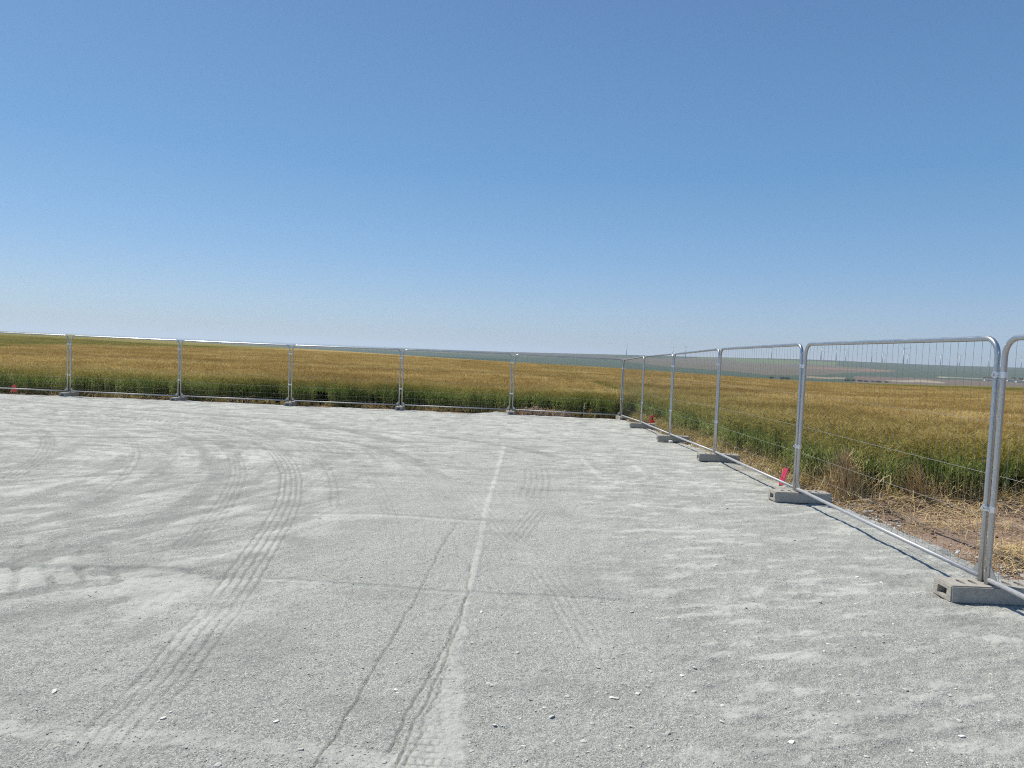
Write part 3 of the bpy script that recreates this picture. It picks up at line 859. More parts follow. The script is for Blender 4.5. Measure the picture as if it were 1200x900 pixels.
# short stunted and dead plants in front of the standing crop
n1_, n2_, n3_ = 800, 650, 160
xa = rng.uniform(-20, 3.4, n1_); ya = 23.22 + rng.normal(0, .09, n1_)
yb = rng.uniform(9.2, 22.6, n2_); xb = crop_edge(yb) - .08 + rng.normal(0, .07, n2_)
xc = rng.uniform(4.4, 10, n3_); yc = 8.86 + rng.normal(0, .06, n3_)
x = np.r_[xa, xb, xc]; y = np.r_[ya, yb, yc]; n = len(x)
k = fbm(x * 1.3, y * 1.3, 3, 149) + rng.normal(0, .2, n) > -.1
x, y = x[k], y[k]; n = len(x)
o = scatter('stunted_barley', np.stack([x, y, gz(y) - .02], 1), np.stack([rng.normal(0, .45, n), rng.normal(0, .45, n), rng.uniform(0, 6.28, n)], 1),
            rng.uniform(.15, .42, n) * np.where(y > 23, .6, 1), barley, {'ig': np.clip(rng.normal(.25, .35, n), 0, 1), 'iv': np.clip(rng.normal(.75, .2, n), 0, 1), 'idry': np.clip(rng.normal(.9, .2, n), 0, 1)})
tag(o, 'short yellowed barley and dead stems straggling out at the foot of the crop', 'crop', kind='stuff')

# ------------------------------------------------------------------ dry straw, clods, pebbles
def strand(seed, L=.28, w=.0022):
    r = random.Random(seed); V, Fc = [], []
    p = Vector((-L/2, 0, 0)); d = Vector((1, r.uniform(-.2, .2), r.uniform(0, .35)))
    for i in range(5):
        V.append(p + Vector((0, w, 0))); V.append(p - Vector((0, w, 0)))
        p = p + d * L / 4; d = (d + Vector((0, r.uniform(-.35, .35), r.uniform(-.32, .1)))).normalized()
    for i in range(4): Fc.append((2*i, 2*i+1, 2*i+3, 2*i+2))
    return attr_mesh('straw_strand', V, Fc, [0.5] * len(V), [0.0] * len(V), M_STRAW)
straws = bpy.data.collections.new('straw_sources')
for i in range(6): straws.objects.link(bpy.data.objects.new('straw_strand', strand(300 + i, L=.16 + .04 * i)))
def straw(name, pts, label, tilt=.25, z0=.012):
    P = np.array(pts, float); n = len(P)
    rot = np.stack([rng.normal(0, .2, n), rng.normal(0, tilt, n), rng.uniform(0, 6.28, n)], 1)
    o = scatter(name, P, rot, rng.uniform(.6, 1.3, n), straws, {'iv': np.clip(rng.normal(.5, .28, n), 0, 1)})
    return tag(o, label, 'straw', kind='stuff')
def litter(n, x0, x1, y0, y1, h=.02, clump=0):
    x = rng.uniform(x0, x1, n); y = rng.uniform(y0, y1, n)
    if clump:
        k = fbm(x * clump, y * clump, 3, 81) + rng.normal(0, .15, n) > .08
        x, y = x[k], y[k]
    z = soil_z(x, y) + h * rng.random(len(x)) + .008
    return np.stack([x, y, z], 1)
P = [litter(5000, 4.25, 9.0, 4.0, 8.8, .02, .9), litter(2600, 4.1, 9, 8.3, 9.1, .05)]
# thick heap of straw by the nearest fence corner
a = rng.normal(0, 1, (3200, 2)); hx, hy = 4.95 + .33 * a[:, 0], 6.15 + .36 * a[:, 1]
P.append(np.stack([hx, hy, soil_z(hx, hy) + .10 * np.exp(-(a**2).sum(1) / 2) * rng.random(3200) + .01], 1))
a = rng.normal(0, 1, (500, 2)); hx, hy = 5.5 + .4 * a[:, 0], 5.4 + .3 * a[:, 1]
P.append(np.stack([hx, hy, soil_z(hx, hy) + .015 + 0 * hx], 1))
P.append(litter(900, 4.1, 5.6, 7.4, 8.9, .03))
straw('straw_litter', np.concatenate(P), 'pale dry straw strewn over the bare brown soil beside the nearest fence panel')
y = rng.uniform(8.9, 22.8, 4200); y = 8.9 + (y - 8.9) * rng.random(4200) ** .4
x = crop_edge(y) - .10 + rng.normal(0, .10, len(y)); z = gz(y) + np.abs(rng.normal(0, .06, len(y)))
x2 = rng.uniform(4.3, 9.5, 2400); y2 = 8.98 + rng.normal(0, .10, len(x2)); z2 = soil_z(x2, y2) + np.abs(rng.normal(0, .10, len(x2)))
x3 = rng.uniform(-17, 3.3, 2600); y3 = 23.22 + rng.normal(0, .13, len(x3)); z3 = gz(y3) - .01 + np.abs(rng.normal(0, .05, len(x3))); kk = fbm(x3 * .9, y3 * 0, 3, 83) > -.1
straw('dry_grass', np.concatenate([np.stack([x, y, z], 1), np.stack([x2, y2, z2], 1), np.stack([x3, y3, z3], 1)[kk]]),
      'tangled dry grass along the foot of the standing crop', tilt=.7)
# bleached sheaf of stalks leaning out beside the second fence foot
n = 700
a = rng.uniform(0, 6.28, n); rad = np.abs(rng.normal(0, .16, n))
P = np.stack([4.30 + rad * np.cos(a), 9.15 + rad * np.sin(a) * 1.3, gz(9.15) + rng.uniform(.03, .50, n) * np.exp(-rad * 2)], 1)
rot = np.stack([rng.normal(0, .2, n), -1.25 + rng.normal(0, .35, n), a], 1)
tag(scatter('straw_sheaf', P, rot, rng.uniform(.9, 1.7, n), straws, {'iv': np.clip(rng.normal(.42, .25, n), 0, 1)}),
    'bleached bunch of dead stalks just right of the second fence foot', 'dead grass', kind='stuff')
n = 160
a = rng.uniform(0, 6.28, n); rad = np.abs(rng.normal(0, .10, n))
P = np.stack([5.05 + rad * np.cos(a), 8.80 + rad * np.sin(a), .02 + rng.uniform(.05, .34, n)], 1)
rot = np.stack([rng.normal(0, .2, n), 1.05 + rng.normal(0, .25, n), rng.normal(0, .5, n)], 1)
tag(scatter('leaning_stalks', P, rot, rng.uniform(.9, 1.9, n), straws, {'iv': np.clip(rng.normal(.6, .2, n), 0, 1)}),
    'loose dead stalks leaning left against the crop above the bare soil', 'dead grass', kind='stuff')

def lump(seed, mat, sub=1, amp=.3, squash=.7, name='pebble'):
    bm = bmesh.new(); bmesh.ops.create_icosphere(bm, subdivisions=sub, radius=1)
    r = random.Random(seed)
    ax = Vector((r.uniform(.7, 1.3), r.uniform(.7, 1.3), squash * r.uniform(.7, 1.1)))
    for v in bm.verts:
        v.co = v.co * (1 + r.uniform(-amp, amp)); v.co = Vector((v.co.x*ax.x, v.co.y*ax.y, v.co.z*ax.z))
    me = bpy.data.meshes.new(name); bm.to_mesh(me); bm.free(); me.materials.append(mat)
    return me
pebs = bpy.data.collections.new('pebble_sources')
for i in range(8): pebs.objects.link(bpy.data.objects.new('pebble', lump(400 + i, M_PEB, 1, .2, .32)))
n = 60000
y = 1.0 / rng.uniform(1/11.0, 1/2.2, n) ; x = rng.uniform(-.8, .72, n) * y
sz = .0020 * np.exp(rng.exponential(.30, n)); sz = np.minimum(sz, .007)
dm = (x < 4.0)
# keep off the smooth dusty wedge
wlp = np.interp(y, [2.2, 2.8, 3.25, 3.92, 4.85], [-.50, -.43, -.38, -.32, -.25]); wrp = np.interp(y, [2.2, 2.8, 3.27, 3.93, 4.85], [-.10, -.12, -.15, -.19, -.225])
dm &= ~((x > wlp) & (x < wrp) & (y < 4.9) & (rng.random(n) < .85))
dm &= (fbm(x * 3, y * 3, 3, 91) + rng.normal(0, .3, n)) > -.05
x, y, sz = x[dm], y[dm], sz[dm]
# bilinear height of the yard mesh
iy = np.clip(np.searchsorted(ys, y) - 1, 0, len(ys) - 2)
fy = (y - ys[iy]) / (ys[iy+1] - ys[iy])
tp = x / (y + .4); ixf = (tp + 1) / 2 * (len(ts) - 1); ix = np.clip(ixf.astype(int), 0, len(ts) - 2); fx = ixf - ix
zp = (ZZ[iy, ix] * (1-fx) + ZZ[iy, ix+1] * fx) * (1-fy) + (ZZ[iy+1, ix] * (1-fx) + ZZ[iy+1, ix+1] * fx) * fy
n = len(x)
o = scatter('loose_pebbles', np.stack([x, y, zp + sz * .2], 1), rng.uniform(0, 6.28, (n, 3)) * [.04, .04, 1], sz, pebs,
            {'iv': np.clip(rng.normal(.45, .22, n), 0, 1)})
tag(o, 'fine loose grey grit scattered over the gravel yard', 'gravel', kind='stuff')
def yz(x, y):
    x = np.atleast_1d(x).astype(float); y = np.atleast_1d(y).astype(float)
    iy = np.clip(np.searchsorted(ys, y) - 1, 0, len(ys) - 2); fy = (y - ys[iy]) / (ys[iy+1] - ys[iy])
    ixf = (x / (y + .4) + 1) / 2 * (len(ts) - 1); ix = np.clip(ixf.astype(int), 0, len(ts) - 2); fx = ixf - ix
    return (ZZ[iy, ix] * (1-fx) + ZZ[iy, ix+1] * fx) * (1-fy) + (ZZ[iy+1, ix] * (1-fx) + ZZ[iy+1, ix+1] * fx) * fy
# larger pale chips, mostly to the right
n = 1300
y = 1.0 / rng.uniform(1/14.0, 1/2.4, n); x = rng.normal(.26, .32, n) * y
k = (x < 3.95) & (np.abs(x) < .8 * y); x, y = x[k], y[k]; n = len(x)
sz = .0045 * np.exp(rng.exponential(.40, n)); sz = np.minimum(sz, .016)
o = scatter('pale_stone_chips', np.stack([x, y, yz(x, y) + sz * .15], 1), rng.uniform(0, 6.28, (n, 3)) * [.05, .05, 1], sz, pebs,
            {'iv': np.clip(rng.normal(.82, .14, n), 0, 1)})
tag(o, 'pale flat stone chips scattered on the grey gravel', 'gravel', kind='stuff')
# stones spilled past the edge of the yard
n = 1800
y = rng.uniform(4, 22.5, n); x = 4.24 - .13 * sstep(5.8, 7.2, y) - .28 * sstep(12, 21, y) + rng.normal(.02, .10, n)
sz = np.minimum(.007 * np.exp(rng.exponential(.4, n)), .028)
o = scatter('spilled_stones', np.stack([x, y, gz(y) - .012 + sz * .2], 1), rng.uniform(0, 6.28, (n, 3)) * [.1, .1, 1], sz, pebs,
            {'iv': np.clip(rng.normal(.5, .2, n), 0, 1)})
tag(o, 'grey stones spilled over the edge of the yard below the right-hand fence', 'gravel', kind='stuff')
# clods of earth at the foot of the crop
clods = bpy.data.collections.new('clod_sources')
for i in range(5): clods.objects.link(bpy.data.objects.new('clod', lump(500 + i, M_SOIL, 2, .16, .7, 'clod')))
n = 900
x = rng.uniform(4.3, 10, n); y = 8.78 + rng.normal(0, .16, n); sz = .012 * np.exp(rng.exponential(.6, n)); sz = np.minimum(sz, .055)
x2 = rng.uniform(4.2, 9.5, 900); y2 = rng.uniform(4, 8.7, 900); s2 = np.minimum(.006 * np.exp(rng.exponential(.5, 900)), .03)
x = np.r_[x, x2]; y = np.r_[y, y2]; sz = np.r_[sz, s2]; n = len(x)
o = scatter('earth_clods', np.stack([x, y, soil_z(x, y) + sz * .3], 1), rng.uniform(0, 6.28, (n, 3)), sz, clods, {'iv': rng.random(n)})
tag(o, 'brown clods of turned earth below the standing barley', 'soil', kind='stuff')

# white stone against the fourth fence foot
me = lump(9, M_WSTONE, 3, .05, .8, 'stone'); me.polygons.foreach_set('use_smooth', [True] * len(me.polygons))
o = link('stone', me, None, (3.50, 15.50, float(yz(3.5, 15.5)[0]) + .035)); o.scale = (.05, .045, .045)
tag(o, 'round white stone lying in front of the third concrete foot of the right-hand fence', 'stone')

# ------------------------------------------------------------------ fence
L = 3.44; HT = 1.808; RT = .020
def bent(x0, x1, zt, rad, n=7):
    pts = [(x0, 0, -.085), (x0, 0, .6), (x0, 0, zt - rad)]
    for i in range(1, n + 1):
        a = math.pi / 2 * i / n
        pts.append((x0 + rad * (1 - math.cos(a)), 0, zt - rad + rad * math.sin(a)))
    for i in range(n, -1, -1):
        a = math.pi / 2 * i / n
        pts.append((x1 - rad * (1 - math.cos(a)), 0, zt - rad + rad * math.sin(a)))
    pts += [(x1, 0, .6), (x1, 0, -.085)]
    return pts
m_frame = MB().tube(bent(0, L, HT, .13), RT, 14).mesh('frame', M_STEEL, True)
m_rail = MB().tube([(RT, 0, .045), (L/2, 0, .043), (L - RT, 0, .045)], .018, 12).mesh('bottom_rail', M_DULL, True)
def gus(x, s):
    b = MB(); w = .0025
    t_ = [(x, .05), (x + s * .085, .063), (x + s * .012, .15), (x, .15)]
    b.add([(p[0], -w, p[1]) for p in t_] + [(p[0], w, p[1]) for p in t_], [(0,1,2,3), (7,6,5,4), (0,4,5,1), (1,5,6,2), (2,6,7,3), (3,7,4,0)])
    return b.mesh('gusset', M_STEEL)
m_gl, m_gr = gus(RT * .9, 1), gus(L - RT * .9, -1)
b = MB(); nv = 35
for i in range(1, nv):
    x = L * i / nv
    zt_ = HT - .012
    if x < .13: zt_ = HT - .13 + math.sqrt(max(0, .13**2 - (.13 - x)**2)) - .008
    if L - x < .13: zt_ = HT - .13 + math.sqrt(max(0, .13**2 - (.13 - L + x)**2)) - .008
    b.tube([(x, .012, .05), (x, .012, zt_)], .0011, 4, False)
m_wv = b.mesh('vertical_wires', M_WIRE, True)
b = MB()
for z, r_ in ((.12, .0012), (.26, .0014), (.49, .0018), (.81, .0018), (1.2, .0012)):
    b.tube([(RT, .0085, z), (L/2, .0085, z - .004), (L - RT, .0085, z)], r_, 5, False)
m_wh = b.mesh('horizontal_wires', M_WIRE, True)
# coupler: two collars, a strap and a bolt
b = MB()
for cx in (0, .08):
    b.tube([(cx, 0, -.022), (cx, 0, .022)], .0265, 14)
b.box((0, -.030, -.016), (.08, -.024, .016)); b.box((0, .024, -.016), (.08, .030, .016))
m_cp = b.mesh('coupler', M_ZINC)
m_bolt = MB().tube([(.04, -.05, 0), (.04, .045, 0)], .007, 8).tube([(.04, -.056, 0), (.04, -.046, 0)], .013, 6).mesh('bolt', M_ZINC)

def make_panel():
    r = empty('temporary_fence')
    link('frame', m_frame, r); link('bottom_rail', m_rail, r)
    link('gusset', m_gl, r); link('gusset', m_gr, r)
    tag(link('vertical_wires', m_wv, r), kind='stuff'); tag(link('horizontal_wires', m_wh, r), kind='stuff')
    for z in (1.54, .56):
        c = link('coupler', m_cp, r, (L, 0, z)); link('bolt', m_bolt, c)
    return r
PITCHL = 3.53
XF, YB = 3.53, 22.78
def post_back(k): return Vector((XF - PITCHL * k, YB, [-.255, -.225, -.225, -.235, -.235, -.225, -.22][k]))
def post_right(k): return Vector((XF + .012 * k * 0, YB - 3.515 * k, [-.255, -.125, -.045, .055, .098, .108, .11][k]))
proto = make_panel(); first = True
labels = {
 ('b', 5): 'galvanised mesh panel at the left end of the far fence, above the salmon marker',
 ('b', 4): 'galvanised mesh panel second from the left in the far fence',
 ('b', 3): 'galvanised mesh panel third from the left in the far fence',
 ('b', 2): 'galvanised mesh panel fourth from the left in the far fence',
 ('b', 1): 'galvanised mesh panel left of the soil heap in the far fence',
 ('b', 0): 'galvanised mesh panel at the far corner, right of the soil heap',
 ('r', 0): 'farthest mesh panel of the right-hand fence, next to the corner',
 ('r', 1): 'second farthest mesh panel of the right-hand fence, before the orange marker laths',
 ('r', 2): 'third farthest mesh panel of the right-hand fence, just nearer than the white stone',
 ('r', 3): 'mesh panel of the right-hand fence with the pink stake behind it',
 ('r', 4): 'tall near mesh panel of the right-hand fence in front of the bare brown soil',
 ('r', 5): 'nearest mesh panel, cut off by the right edge of the picture'}
def place_panel(key, a, b, tilt):
    global first
    o = proto if first else copy_tree(proto)
    first = False
    d = (b - a); span = math.hypot(d.x, d.y)
    rz = math.atan2(d.y, d.x); ry = -math.atan2(d.z, span)
    u = Vector((d.x, d.y, 0)).normalized()
    o.matrix_world = Matrix.Translation(a + u * (span - L) / 2) @ Matrix.Rotation(rz, 4, 'Z') @ Matrix.Rotation(ry, 4, 'Y') @ Matrix.Rotation(tilt, 4, 'X')
    tag(o, labels[key], 'fence panel', 'galvanised temporary fence panels')
for k in range(5, -1, -1):
    place_panel(('b', k), post_back(k + 1), post_back(k), math.radians(rnd.uniform(-1.1, 1.1)))
for k in range(6):
    place_panel(('r', k), post_right(k), post_right(k + 1), math.radians(rnd.uniform(-.4, .4)))

# concrete foot: bevelled block with hand holes in both ends, oval sockets in the top
def foot_mesh():
    LX, LY, LZ = .70, .235, .125
    bm = bmesh.new(); bmesh.ops.create_cube(bm, size=1)
    for v in bm.verts: v.co = Vector((v.co.x * LX, v.co.y * LY, v.co.z * LZ + LZ / 2))
    for v in bm.verts:
        if v.co.z > .06: v.co.y *= .93; v.co.x *= .985
    bmesh.ops.bevel(bm, geom=bm.edges[:], offset=.009, segments=2, affect='EDGES')
    me = bpy.data.meshes.new('concrete_block'); bm.to_mesh(me); bm.free(); me.materials.append(M_CONC)
    o = bpy.data.objects.new('concrete_block', me); C.objects.link(o)
    b = MB()
    for s in (-1, 1):
        x0, x1 = sorted((s * .27, s * .40))
        b.box((x0, -.055, .030), (x1, .055, .088))
    for x in (-.215, -.125, .125, .215):
        vs = []
        for z in (.05, .20):
            for i in range(16):
                w = 2 * math.pi * i / 16
                vs.append((x + .020 * math.cos(w), .052 * math.sin(w), z))
        b.add(vs, [tuple(range(15, -1, -1)), tuple(range(16, 32))] + [(i, (i+1) % 16, 16 + (i+1) % 16, 16 + i) for i in range(16)])
    for yy_ in (-.045, .045):
        vs = []
        for z in (.03, .21):
            for i in range(16):
                w = 2 * math.pi * i / 16
                vs.append((.025 * math.cos(w), yy_ + .025 * math.sin(w), z))
        b.add(vs, [tuple(range(15, -1, -1)), tuple(range(16, 32))] + [(i, (i+1) % 16, 16 + (i+1) % 16, 16 + i) for i in range(16)])
    cm = b.mesh('cut', M_CONC); co = bpy.data.objects.new('cut', cm); C.objects.link(co)
    md = o.modifiers.new('b', 'BOOLEAN'); md.object = co; md.operation = 'DIFFERENCE'; md.solver = 'EXACT'
    dg = bpy.context.evaluated_depsgraph_get()
    new = bpy.data.meshes.new_from_object(o.evaluated_get(dg))
    bpy.data.objects.remove(o); bpy.data.objects.remove(co)
    new.name = 'concrete_block'
    return new
m_foot = foot_mesh()
foot_lab = {
 ('b', 6): 'concrete fence foot outside the left edge of the picture',
 ('b', 5): 'concrete foot under the leftmost visible joint of the far fence',
 ('b', 4): 'concrete foot under the second joint from the left in the far fence',
 ('b', 3): 'concrete foot under the third joint from the left in the far fence',
 ('b', 2): 'concrete foot under the fourth joint from the left in the far fence',
 ('b', 1): 'small looking concrete foot at the left side of the soil heap',
 ('b', 0): 'concrete foot under the corner where the two fences meet',
 ('r', 1): 'concrete foot in front of the orange marker laths',
 ('r', 2): 'concrete foot with the white stone lying before it',
 ('r', 3): 'concrete foot under the third joint from the right, beyond the pink stake',
 ('r', 4): 'large looking concrete foot just in front of the pink stake',
 ('r', 5): 'nearest concrete foot with oval sockets and a square hand hole in its end'}
def place_foot(key, p, rz):
    o = link('concrete_block', m_foot, None, (p.x + rnd.uniform(-.02, .02), p.y, p.z - .116)); o.rotation_euler = (0, 0, rz)
    tag(o, foot_lab[key], 'fence foot', 'precast concrete fence feet')
for k in range(5, -1, -1): place_foot(('b', k), post_back(k), math.pi/2 + rnd.uniform(-.1, .1))
for k in range(1, 6): place_foot(('r', k), post_right(k) + Vector((.06, 0, 0)), rnd.uniform(-.07, .07))

# ------------------------------------------------------------------ markers
def lath(name, mat, size, loc, rot, parent=None):
    w, t_, h = size
    b = MB(); b.add([(-w/2,-t_/2,0),(w/2,-t_/2,0),(w/2,t_/2,0),(-w/2,t_/2,0),(-w/2,-t_/2,h),(w/2,-t_/2,h),(w/2,t_/2,h),(-w/2,t_/2,h)],
                    [(3,2,1,0),(4,5,6,7),(0,1,5,4),(1,2,6,5),(2,3,7,6),(3,0,4,7)])
    me = b.mesh(name, mat); o = link(name, me, parent, loc); o.rotation_euler = rot
    bv = o.modifiers.new('bevel', 'BEVEL'); bv.width = .002
    return o
r = empty('marker_stake', (3.76, 9.85, float(gz(10.)) - .04)); r.rotation_euler = (math.radians(6), math.radians(13), 0)
lath('painted_board', M_PINK, (.078, .014, .24), (0, 0, .06), (0, 0, -1.15), r); lath('wooden_foot', M_WOODW, (.05, .012, .09), (0, 0, -.025), (0, 0, 0), r)
tag(r, 'small bright pink painted stake leaning at the crop edge behind the fence', 'marker stake')
r = empty('marker_laths', (4.02, 20.3, float(gz(20.3)) - .03))
for x, a in ((-.09, 26), (.09, -24)):
    lath('lath', M_ORANGE, (.05, .014, .32), (x * 1.1, 0, .03), (0, math.radians(a), 0), r)
lath('crossbar', M_ORANGE, (.13, .010, .035), (0, -.013, .12), (0, 0, 0), r)
tag(r, 'pair of orange red laths propped together like a tent near the fence corner', 'marker stake')
r = empty('marker_flag', (-16.0, 22.98, float(gz(22.9)) - .03))
lath('stake', M_WOODW, (.022, .022, .30), (0, 0, 0), (0, math.radians(-6), 0), r)
b = MB(); b.add([(-.10,-.012,.10),(.05,-.02,.06),(.10,-.014,.13),(.03,-.012,.31),(-.05,-.010,.30),(-.10,.002,.10),(.05,-.006,.06),(.10,.000,.13),(.03,.002,.31),(-.05,.004,.30)],
      [(0,1,2,3,4),(9,8,7,6,5),(0,5,6,1),(1,6,7,2),(2,7,8,3),(3,8,9,4),(4,9,5,0)])
link('ribbon', b.mesh('ribbon', M_SALMON), r)
tag(r, 'short stake with a faded salmon ribbon at the foot of the far left fence', 'marker stake')

# heap of soil and torn roots in the far corner
def heap(name, loc, rx, ry, h, seed, label):
    xs_ = np.linspace(-1.1, 1.1, 60); X, Y = np.meshgrid(xs_, xs_)
    rr_ = np.hypot(X, Y)
    Z = h * np.clip(1 - rr_**2, -.3, 1) * (.75 + .9 * fbm(X * 2.2 + seed, Y * 2.2, 4, 95)) + .25 * h * vnoise(X * 9, Y * 9, 96)
    me = grid_mesh(name, X * rx, Y * ry, Z, mat=M_SOIL)
    o = link(name, me, None, loc); tag(o, label, 'soil heap'); return o
zc = float(gz(23.1)) - .02
heap('soil_heap', (.78, 23.08, zc), .58, .22, .26, 1, 'low brown heap of soil right of the fifth joint of the far fence')
heap('soil_heap', (1.62, 23.12, zc), .38, .18, .18, 4, 'smaller pale soil heap further right behind the far fence')
n = 800
P = np.stack([.95 + rng.normal(0, .45, n), 23.12 + rng.normal(0, .12, n), zc + .05 + rng.random(n) * .12], 1)
straw('heap_straw', P, 'bits of straw and roots over the soil heaps by the far fence', tilt=.5)
# a few tall dead weed stalks
def weed(x, y, h, label):
    r = empty('dead_weed', (x, y, float(gz(y)) - .04))
    w = random.Random(int(x * 100))
    link('stem', MB().tube([(0,0,0), (.01,0,h*.5), (.03,.01,h)], .006, 6, radii=[.009,.007,.003]).mesh('stem', M_STRAWP, True), r)
    b = MB()
    for i in range(26):
        z = h * w.uniform(.55, 1.0); a = w.uniform(0, 6.28); d = Vector((math.cos(a), math.sin(a), w.uniform(.2, 1.0))).normalized() * w.uniform(.03, .09)
        p = Vector((.02, .005, z)); s_ = d.cross(Vector((0, 0, 1))).normalized() * .007
        b.add([p, p + d * .5 + s_, p + d, p + d * .5 - s_], [(0, 1, 2, 3)])
    link('leaves', b.mesh('leaves', M_STRAWP), r)
    tag(r, label, 'weed')
g = NT('bleached_stem', .85); M_STRAWP = g.out(g.mix(g.noise(20, 3), (.38,.33,.17), (.60,.53,.33)))
weed(2.35, 23.10, .50, 'single tall bleached weed standing in the far corner behind the mesh')
weed(-10.9, 23.3, .38, 'pale weed stalk left of the second joint of the far fence')

# ------------------------------------------------------------------ far away: turbines, trees, farm
def turbine_meshes(h):
    k = h / 60
    tw = MB().tube([(0,0,-6*k), (0,0,h*.5), (0,0,h)], 1, 10, radii=[3.0*k, 2.5*k, 1.8*k]).mesh('tower', M_TURB, True)
    na = MB().box((-1.5*k, -3*k, h - .8*k), (1.5*k, 5*k, h + 2.2*k)).mesh('nacelle', M_TURB)
    hb = MB().tube([(0, -3*k, h+.7*k), (0, -4.2*k, h+.7*k), (0, -5.4*k, h+.7*k)], 1, 8, radii=[1.5*k, 1.4*k, .4*k]).mesh('hub', M_TURB, True)
    return tw, na, hb
def blade_mesh(h):
    k = h / 60; Lb = 27 * k
    b = MB(); prof_ = [(0, 1.0, .6), (.12, 1.9, .45), (.5, 1.2, .3), (1, .35, .12)]
    vs = []
    for s, c, t_ in prof_:
        z = s * Lb
        vs += [(-c*.4*k, -t_*.5*k, z), (c*.6*k, -t_*.5*k, z), (c*.6*k, t_*.5*k, z), (-c*.4*k, t_*.5*k, z)]
    fs = [(0, 1, 2, 3), (15, 14, 13, 12)]
    for i in range(3):
        for j in range(4): fs.append((i*4+j, i*4+(j+1) % 4, i*4+4+(j+1) % 4, i*4+4+j))
    b.add(vs, fs); return b.mesh('blade', M_TURB)
# bearing column, hub height above eye level, foot below eye level (both as seen from the yard)
TURB = [
 (734, 12, 0, 'wind turbine farthest left, on the skyline above the fence corner'),
 (788, 11.5, 0, 'second wind turbine from the left, above the far corner panels'),
 (803, 13.5, 0, 'third wind turbine from the left, just right of the second'),
 (903.6, 16, 0, 'lone wind turbine seen above the panel left of the pink stake'),
 (961.7, 19, 0, 'tall wind turbine nearest the left post of the near panel'),
 (965, 14, 0, 'shorter wind turbine standing close right of the leftmost one in the near panel'),
 (979.4, 18, 0, 'wind turbine third from the left in the near panel'),
 (990.5, 17.5, 0, 'wind turbine fourth from the left in the near panel'),
 (1021, 15.5, 0, 'wind turbine fifth from the left in the near panel'),
 (1033.6, 16, 0, 'wind turbine sixth from the left in the near panel, beside a shorter one'),
 (1036.4, 13, 0, 'short wind turbine just right of the sixth in the near panel'),
 (1058, 22.5, 0, 'tallest wind turbine near the middle of the near panel'),
 (1062.6, 15, 1.5, 'wind turbine standing lower down the slope beside the tallest one'),
 (1101.4, 16.5, 1.5, 'bright white wind turbine right of the middle of the near panel'),
 (1121.6, 13.5, 0, 'faint wind turbine close left of a bright one'),
 (1124, 16.8, 1.8, 'white wind turbine second from the right post of the near panel'),
 (1157.3, 15.8, 1.2, 'wind turbine nearest the right post of the near panel'),
 (1168.6, 16.5, 0, 'wind turbine partly behind the right post of the near panel'),
 (1196, 17, 0, 'wind turbine at the right edge of the picture')]
for px, up_, low_, lab in TURB:
    ps_ = float(np.interp(float(tx(px)), B, P_SKY))
    base = at(px, ps_ + low_, 2600, 3600)
    if low_ == 0: base = Vector((float(tx(px)) * 3700, 3700, float(land(tx(px) * 3700, 3700.))))
    h = EYE + up_ * base.y / 839 - base.z
    r = empty('wind_turbine', base, rnd.uniform(-.5, .5))
    tw, na, hb = turbine_meshes(h)
    link('tower', tw, r); link('nacelle', na, r); link('hub', hb, r)
    bm_ = blade_mesh(h); a0 = rnd.uniform(0, 2.09)
    for j in range(3):
        bl = link('blade', bm_, r, (0, -4.3 * h / 60, h + .7 * h / 60)); bl.rotation_euler = (0, a0 + j * 2.094, 0)
    tag(r, lab, 'wind turbine', 'wind turbines on the skyline')

def far_tree(p, h, w, label, group):
    r = empty('tree', p)
    link('trunk', MB().tube([(0,0,-.5), (0,0,h*.3), (.1,0,h*.6)], 1, 6, radii=[.3, .22, .1]).mesh('trunk', M_BARK, True), r)
    rd = random.Random(int(p.x)); b = MB()
    for i in range(150):
        a = rd.uniform(0, 6.28); e = rd.uniform(-1, 1); q_ = rd.random() ** .4
        c = Vector((math.cos(a) * w * .5 * q_ * math.sqrt(1 - e*e), math.sin(a) * w * .5 * q_ * math.sqrt(1 - e*e), h * .58 + e * h * .42 * q_))
        s = rd.uniform(.35, .9) * w * .16
        n_ = Vector((rd.gauss(0,1), rd.gauss(0,1), rd.gauss(0,1))).normalized(); u_ = n_.orthogonal().normalized(); v_ = n_.cross(u_)
        b.add([c + u_*s, c + v_*s, c - u_*s, c - v_*s], [(0,1,2,3)])
    link('crown', b.mesh('crown', M_LEAF), r)
    tag(r, label, 'tree', group)
G1 = 'trees of the hedgerow below the turbines'
for i, px in enumerate([994, 1001, 1009, 1016, 1024, 1031, 1040]):
    far_tree(at(px, 18.2, 950, 2000), rnd.uniform(2.2, 3.6), rnd.uniform(6, 11), ['leftmost dark tree in the hedgerow behind the near panel', 'second dark tree from the left in the distant hedgerow', 'third dark tree from the left in the distant hedgerow', 'middle dark tree in the distant hedgerow', 'third dark tree from the right in the distant hedgerow', 'second dark tree from the right in the distant hedgerow', 'rightmost dark tree in the distant hedgerow'][i], G1)
G2 = 'trees around the distant farm'
for i, (px, p_) in enumerate([(1156, 10.5), (1161, 9.2), (1166, 9.6), (1172, 8.6), (1179, 9.4), (1188, 8.8), (1197, 9.6)]):
    far_tree(at(px, p_), rnd.uniform(6, 9), rnd.uniform(8, 13), ['dark tree at the left end of the distant farm', 'dark tree second from the left at the distant farm', 'dark tree in front of the leftmost farmhouse', 'tall dark tree right of the leftmost farmhouse', 'dark tree between the middle farm buildings', 'dark tree second from the right at the distant farm', 'dark tree at the right end of the distant farm'][i], G2)
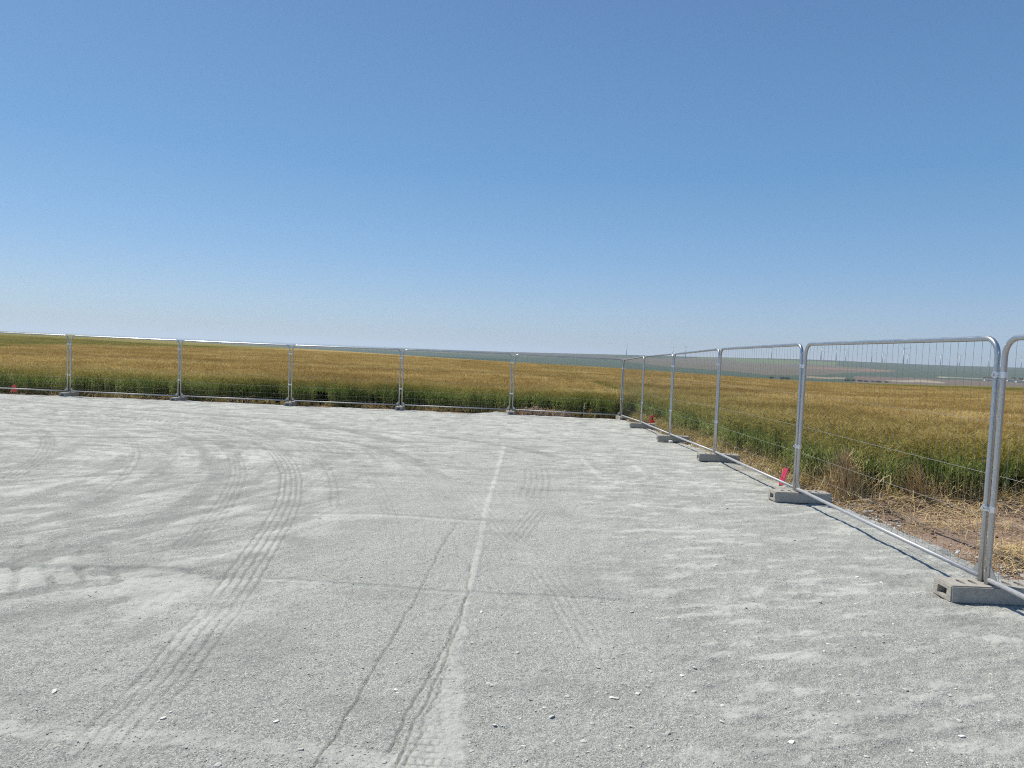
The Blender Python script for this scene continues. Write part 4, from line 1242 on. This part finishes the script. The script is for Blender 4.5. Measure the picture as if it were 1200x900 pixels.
for i, px in enumerate([905, 918, 924]):
    far_tree(at(px, 19.6, 950, 2000), 4, 9, ['left one of three lone dark bushes beyond the gold field', 'middle one of three lone dark bushes beyond the gold field', 'right one of three lone dark bushes beyond the gold field'][i], 'lone bushes beyond the field')
def house(p, w, d, h, rz, label):
    r = empty('farmhouse', p, rz)
    link('wall', MB().box((-w/2, -d/2, -1), (w/2, d/2, h)).mesh('wall', M_WALLW), r)
    e = .5; rh = d * .35
    link('roof', MB().add([(-w/2-e,-d/2-e,h-.05),(w/2+e,-d/2-e,h-.05),(w/2+e,d/2+e,h-.05),(-w/2-e,d/2+e,h-.05),(-w/2-e,0,h+rh),(w/2+e,0,h+rh)],
        [(0,1,5,4),(2,3,4,5),(0,4,3),(1,2,5),(3,2,1,0)]).mesh('roof', M_ROOF), r)
    wm = MB().box((-.6, -.08, 0), (.6, .08, 1.3)).mesh('window', M_BARK)
    for k in range(int(w // 4)):
        link('window', wm, r, (-w/2 + 2 + k * 4, -d/2 - .05, 1.1))
    tag(r, label, 'farmhouse', 'buildings of the distant farm')
for i, (px, p_, w, d, h) in enumerate([(1158, 11.2, 14, 8, 4), (1176, 11.0, 10, 7, 3.5), (1185, 10.6, 16, 8, 4.2), (1194, 11.4, 12, 8, 3.8)]):
    house(at(px, p_), w, d, h, rnd.uniform(-.4, .4), ['white farmhouse at the left end of the distant farm', 'smallest white farmhouse of the distant farm', 'long white farm building of the distant farm', 'white farmhouse at the right end of the distant farm'][i])

# ------------------------------------------------------------------ haze
bm = bmesh.new(); bmesh.ops.create_cube(bm, size=2)
for v in bm.verts: v.co = Vector((v.co.x * 62000, v.co.y * 62000, -50 if v.co.z < 0 else 130))
me = bpy.data.meshes.new('haze'); bm.to_mesh(me); bm.free()
hm = bpy.data.materials.new('haze'); hm.use_nodes = True
nt = hm.node_tree; nt.nodes.clear()
pv = nt.nodes.new('ShaderNodeVolumePrincipled'); ou = nt.nodes.new('ShaderNodeOutputMaterial')
pv.inputs['Color'].default_value = (.80, .88, 1.0, 1)
pv.inputs['Density'].default_value = 0.00011
pv.inputs['Anisotropy'].default_value = 0.2
nt.links.new(pv.outputs[0], ou.inputs['Volume'])
me.materials.append(hm)
tag(link('haze', me), kind='stuff')
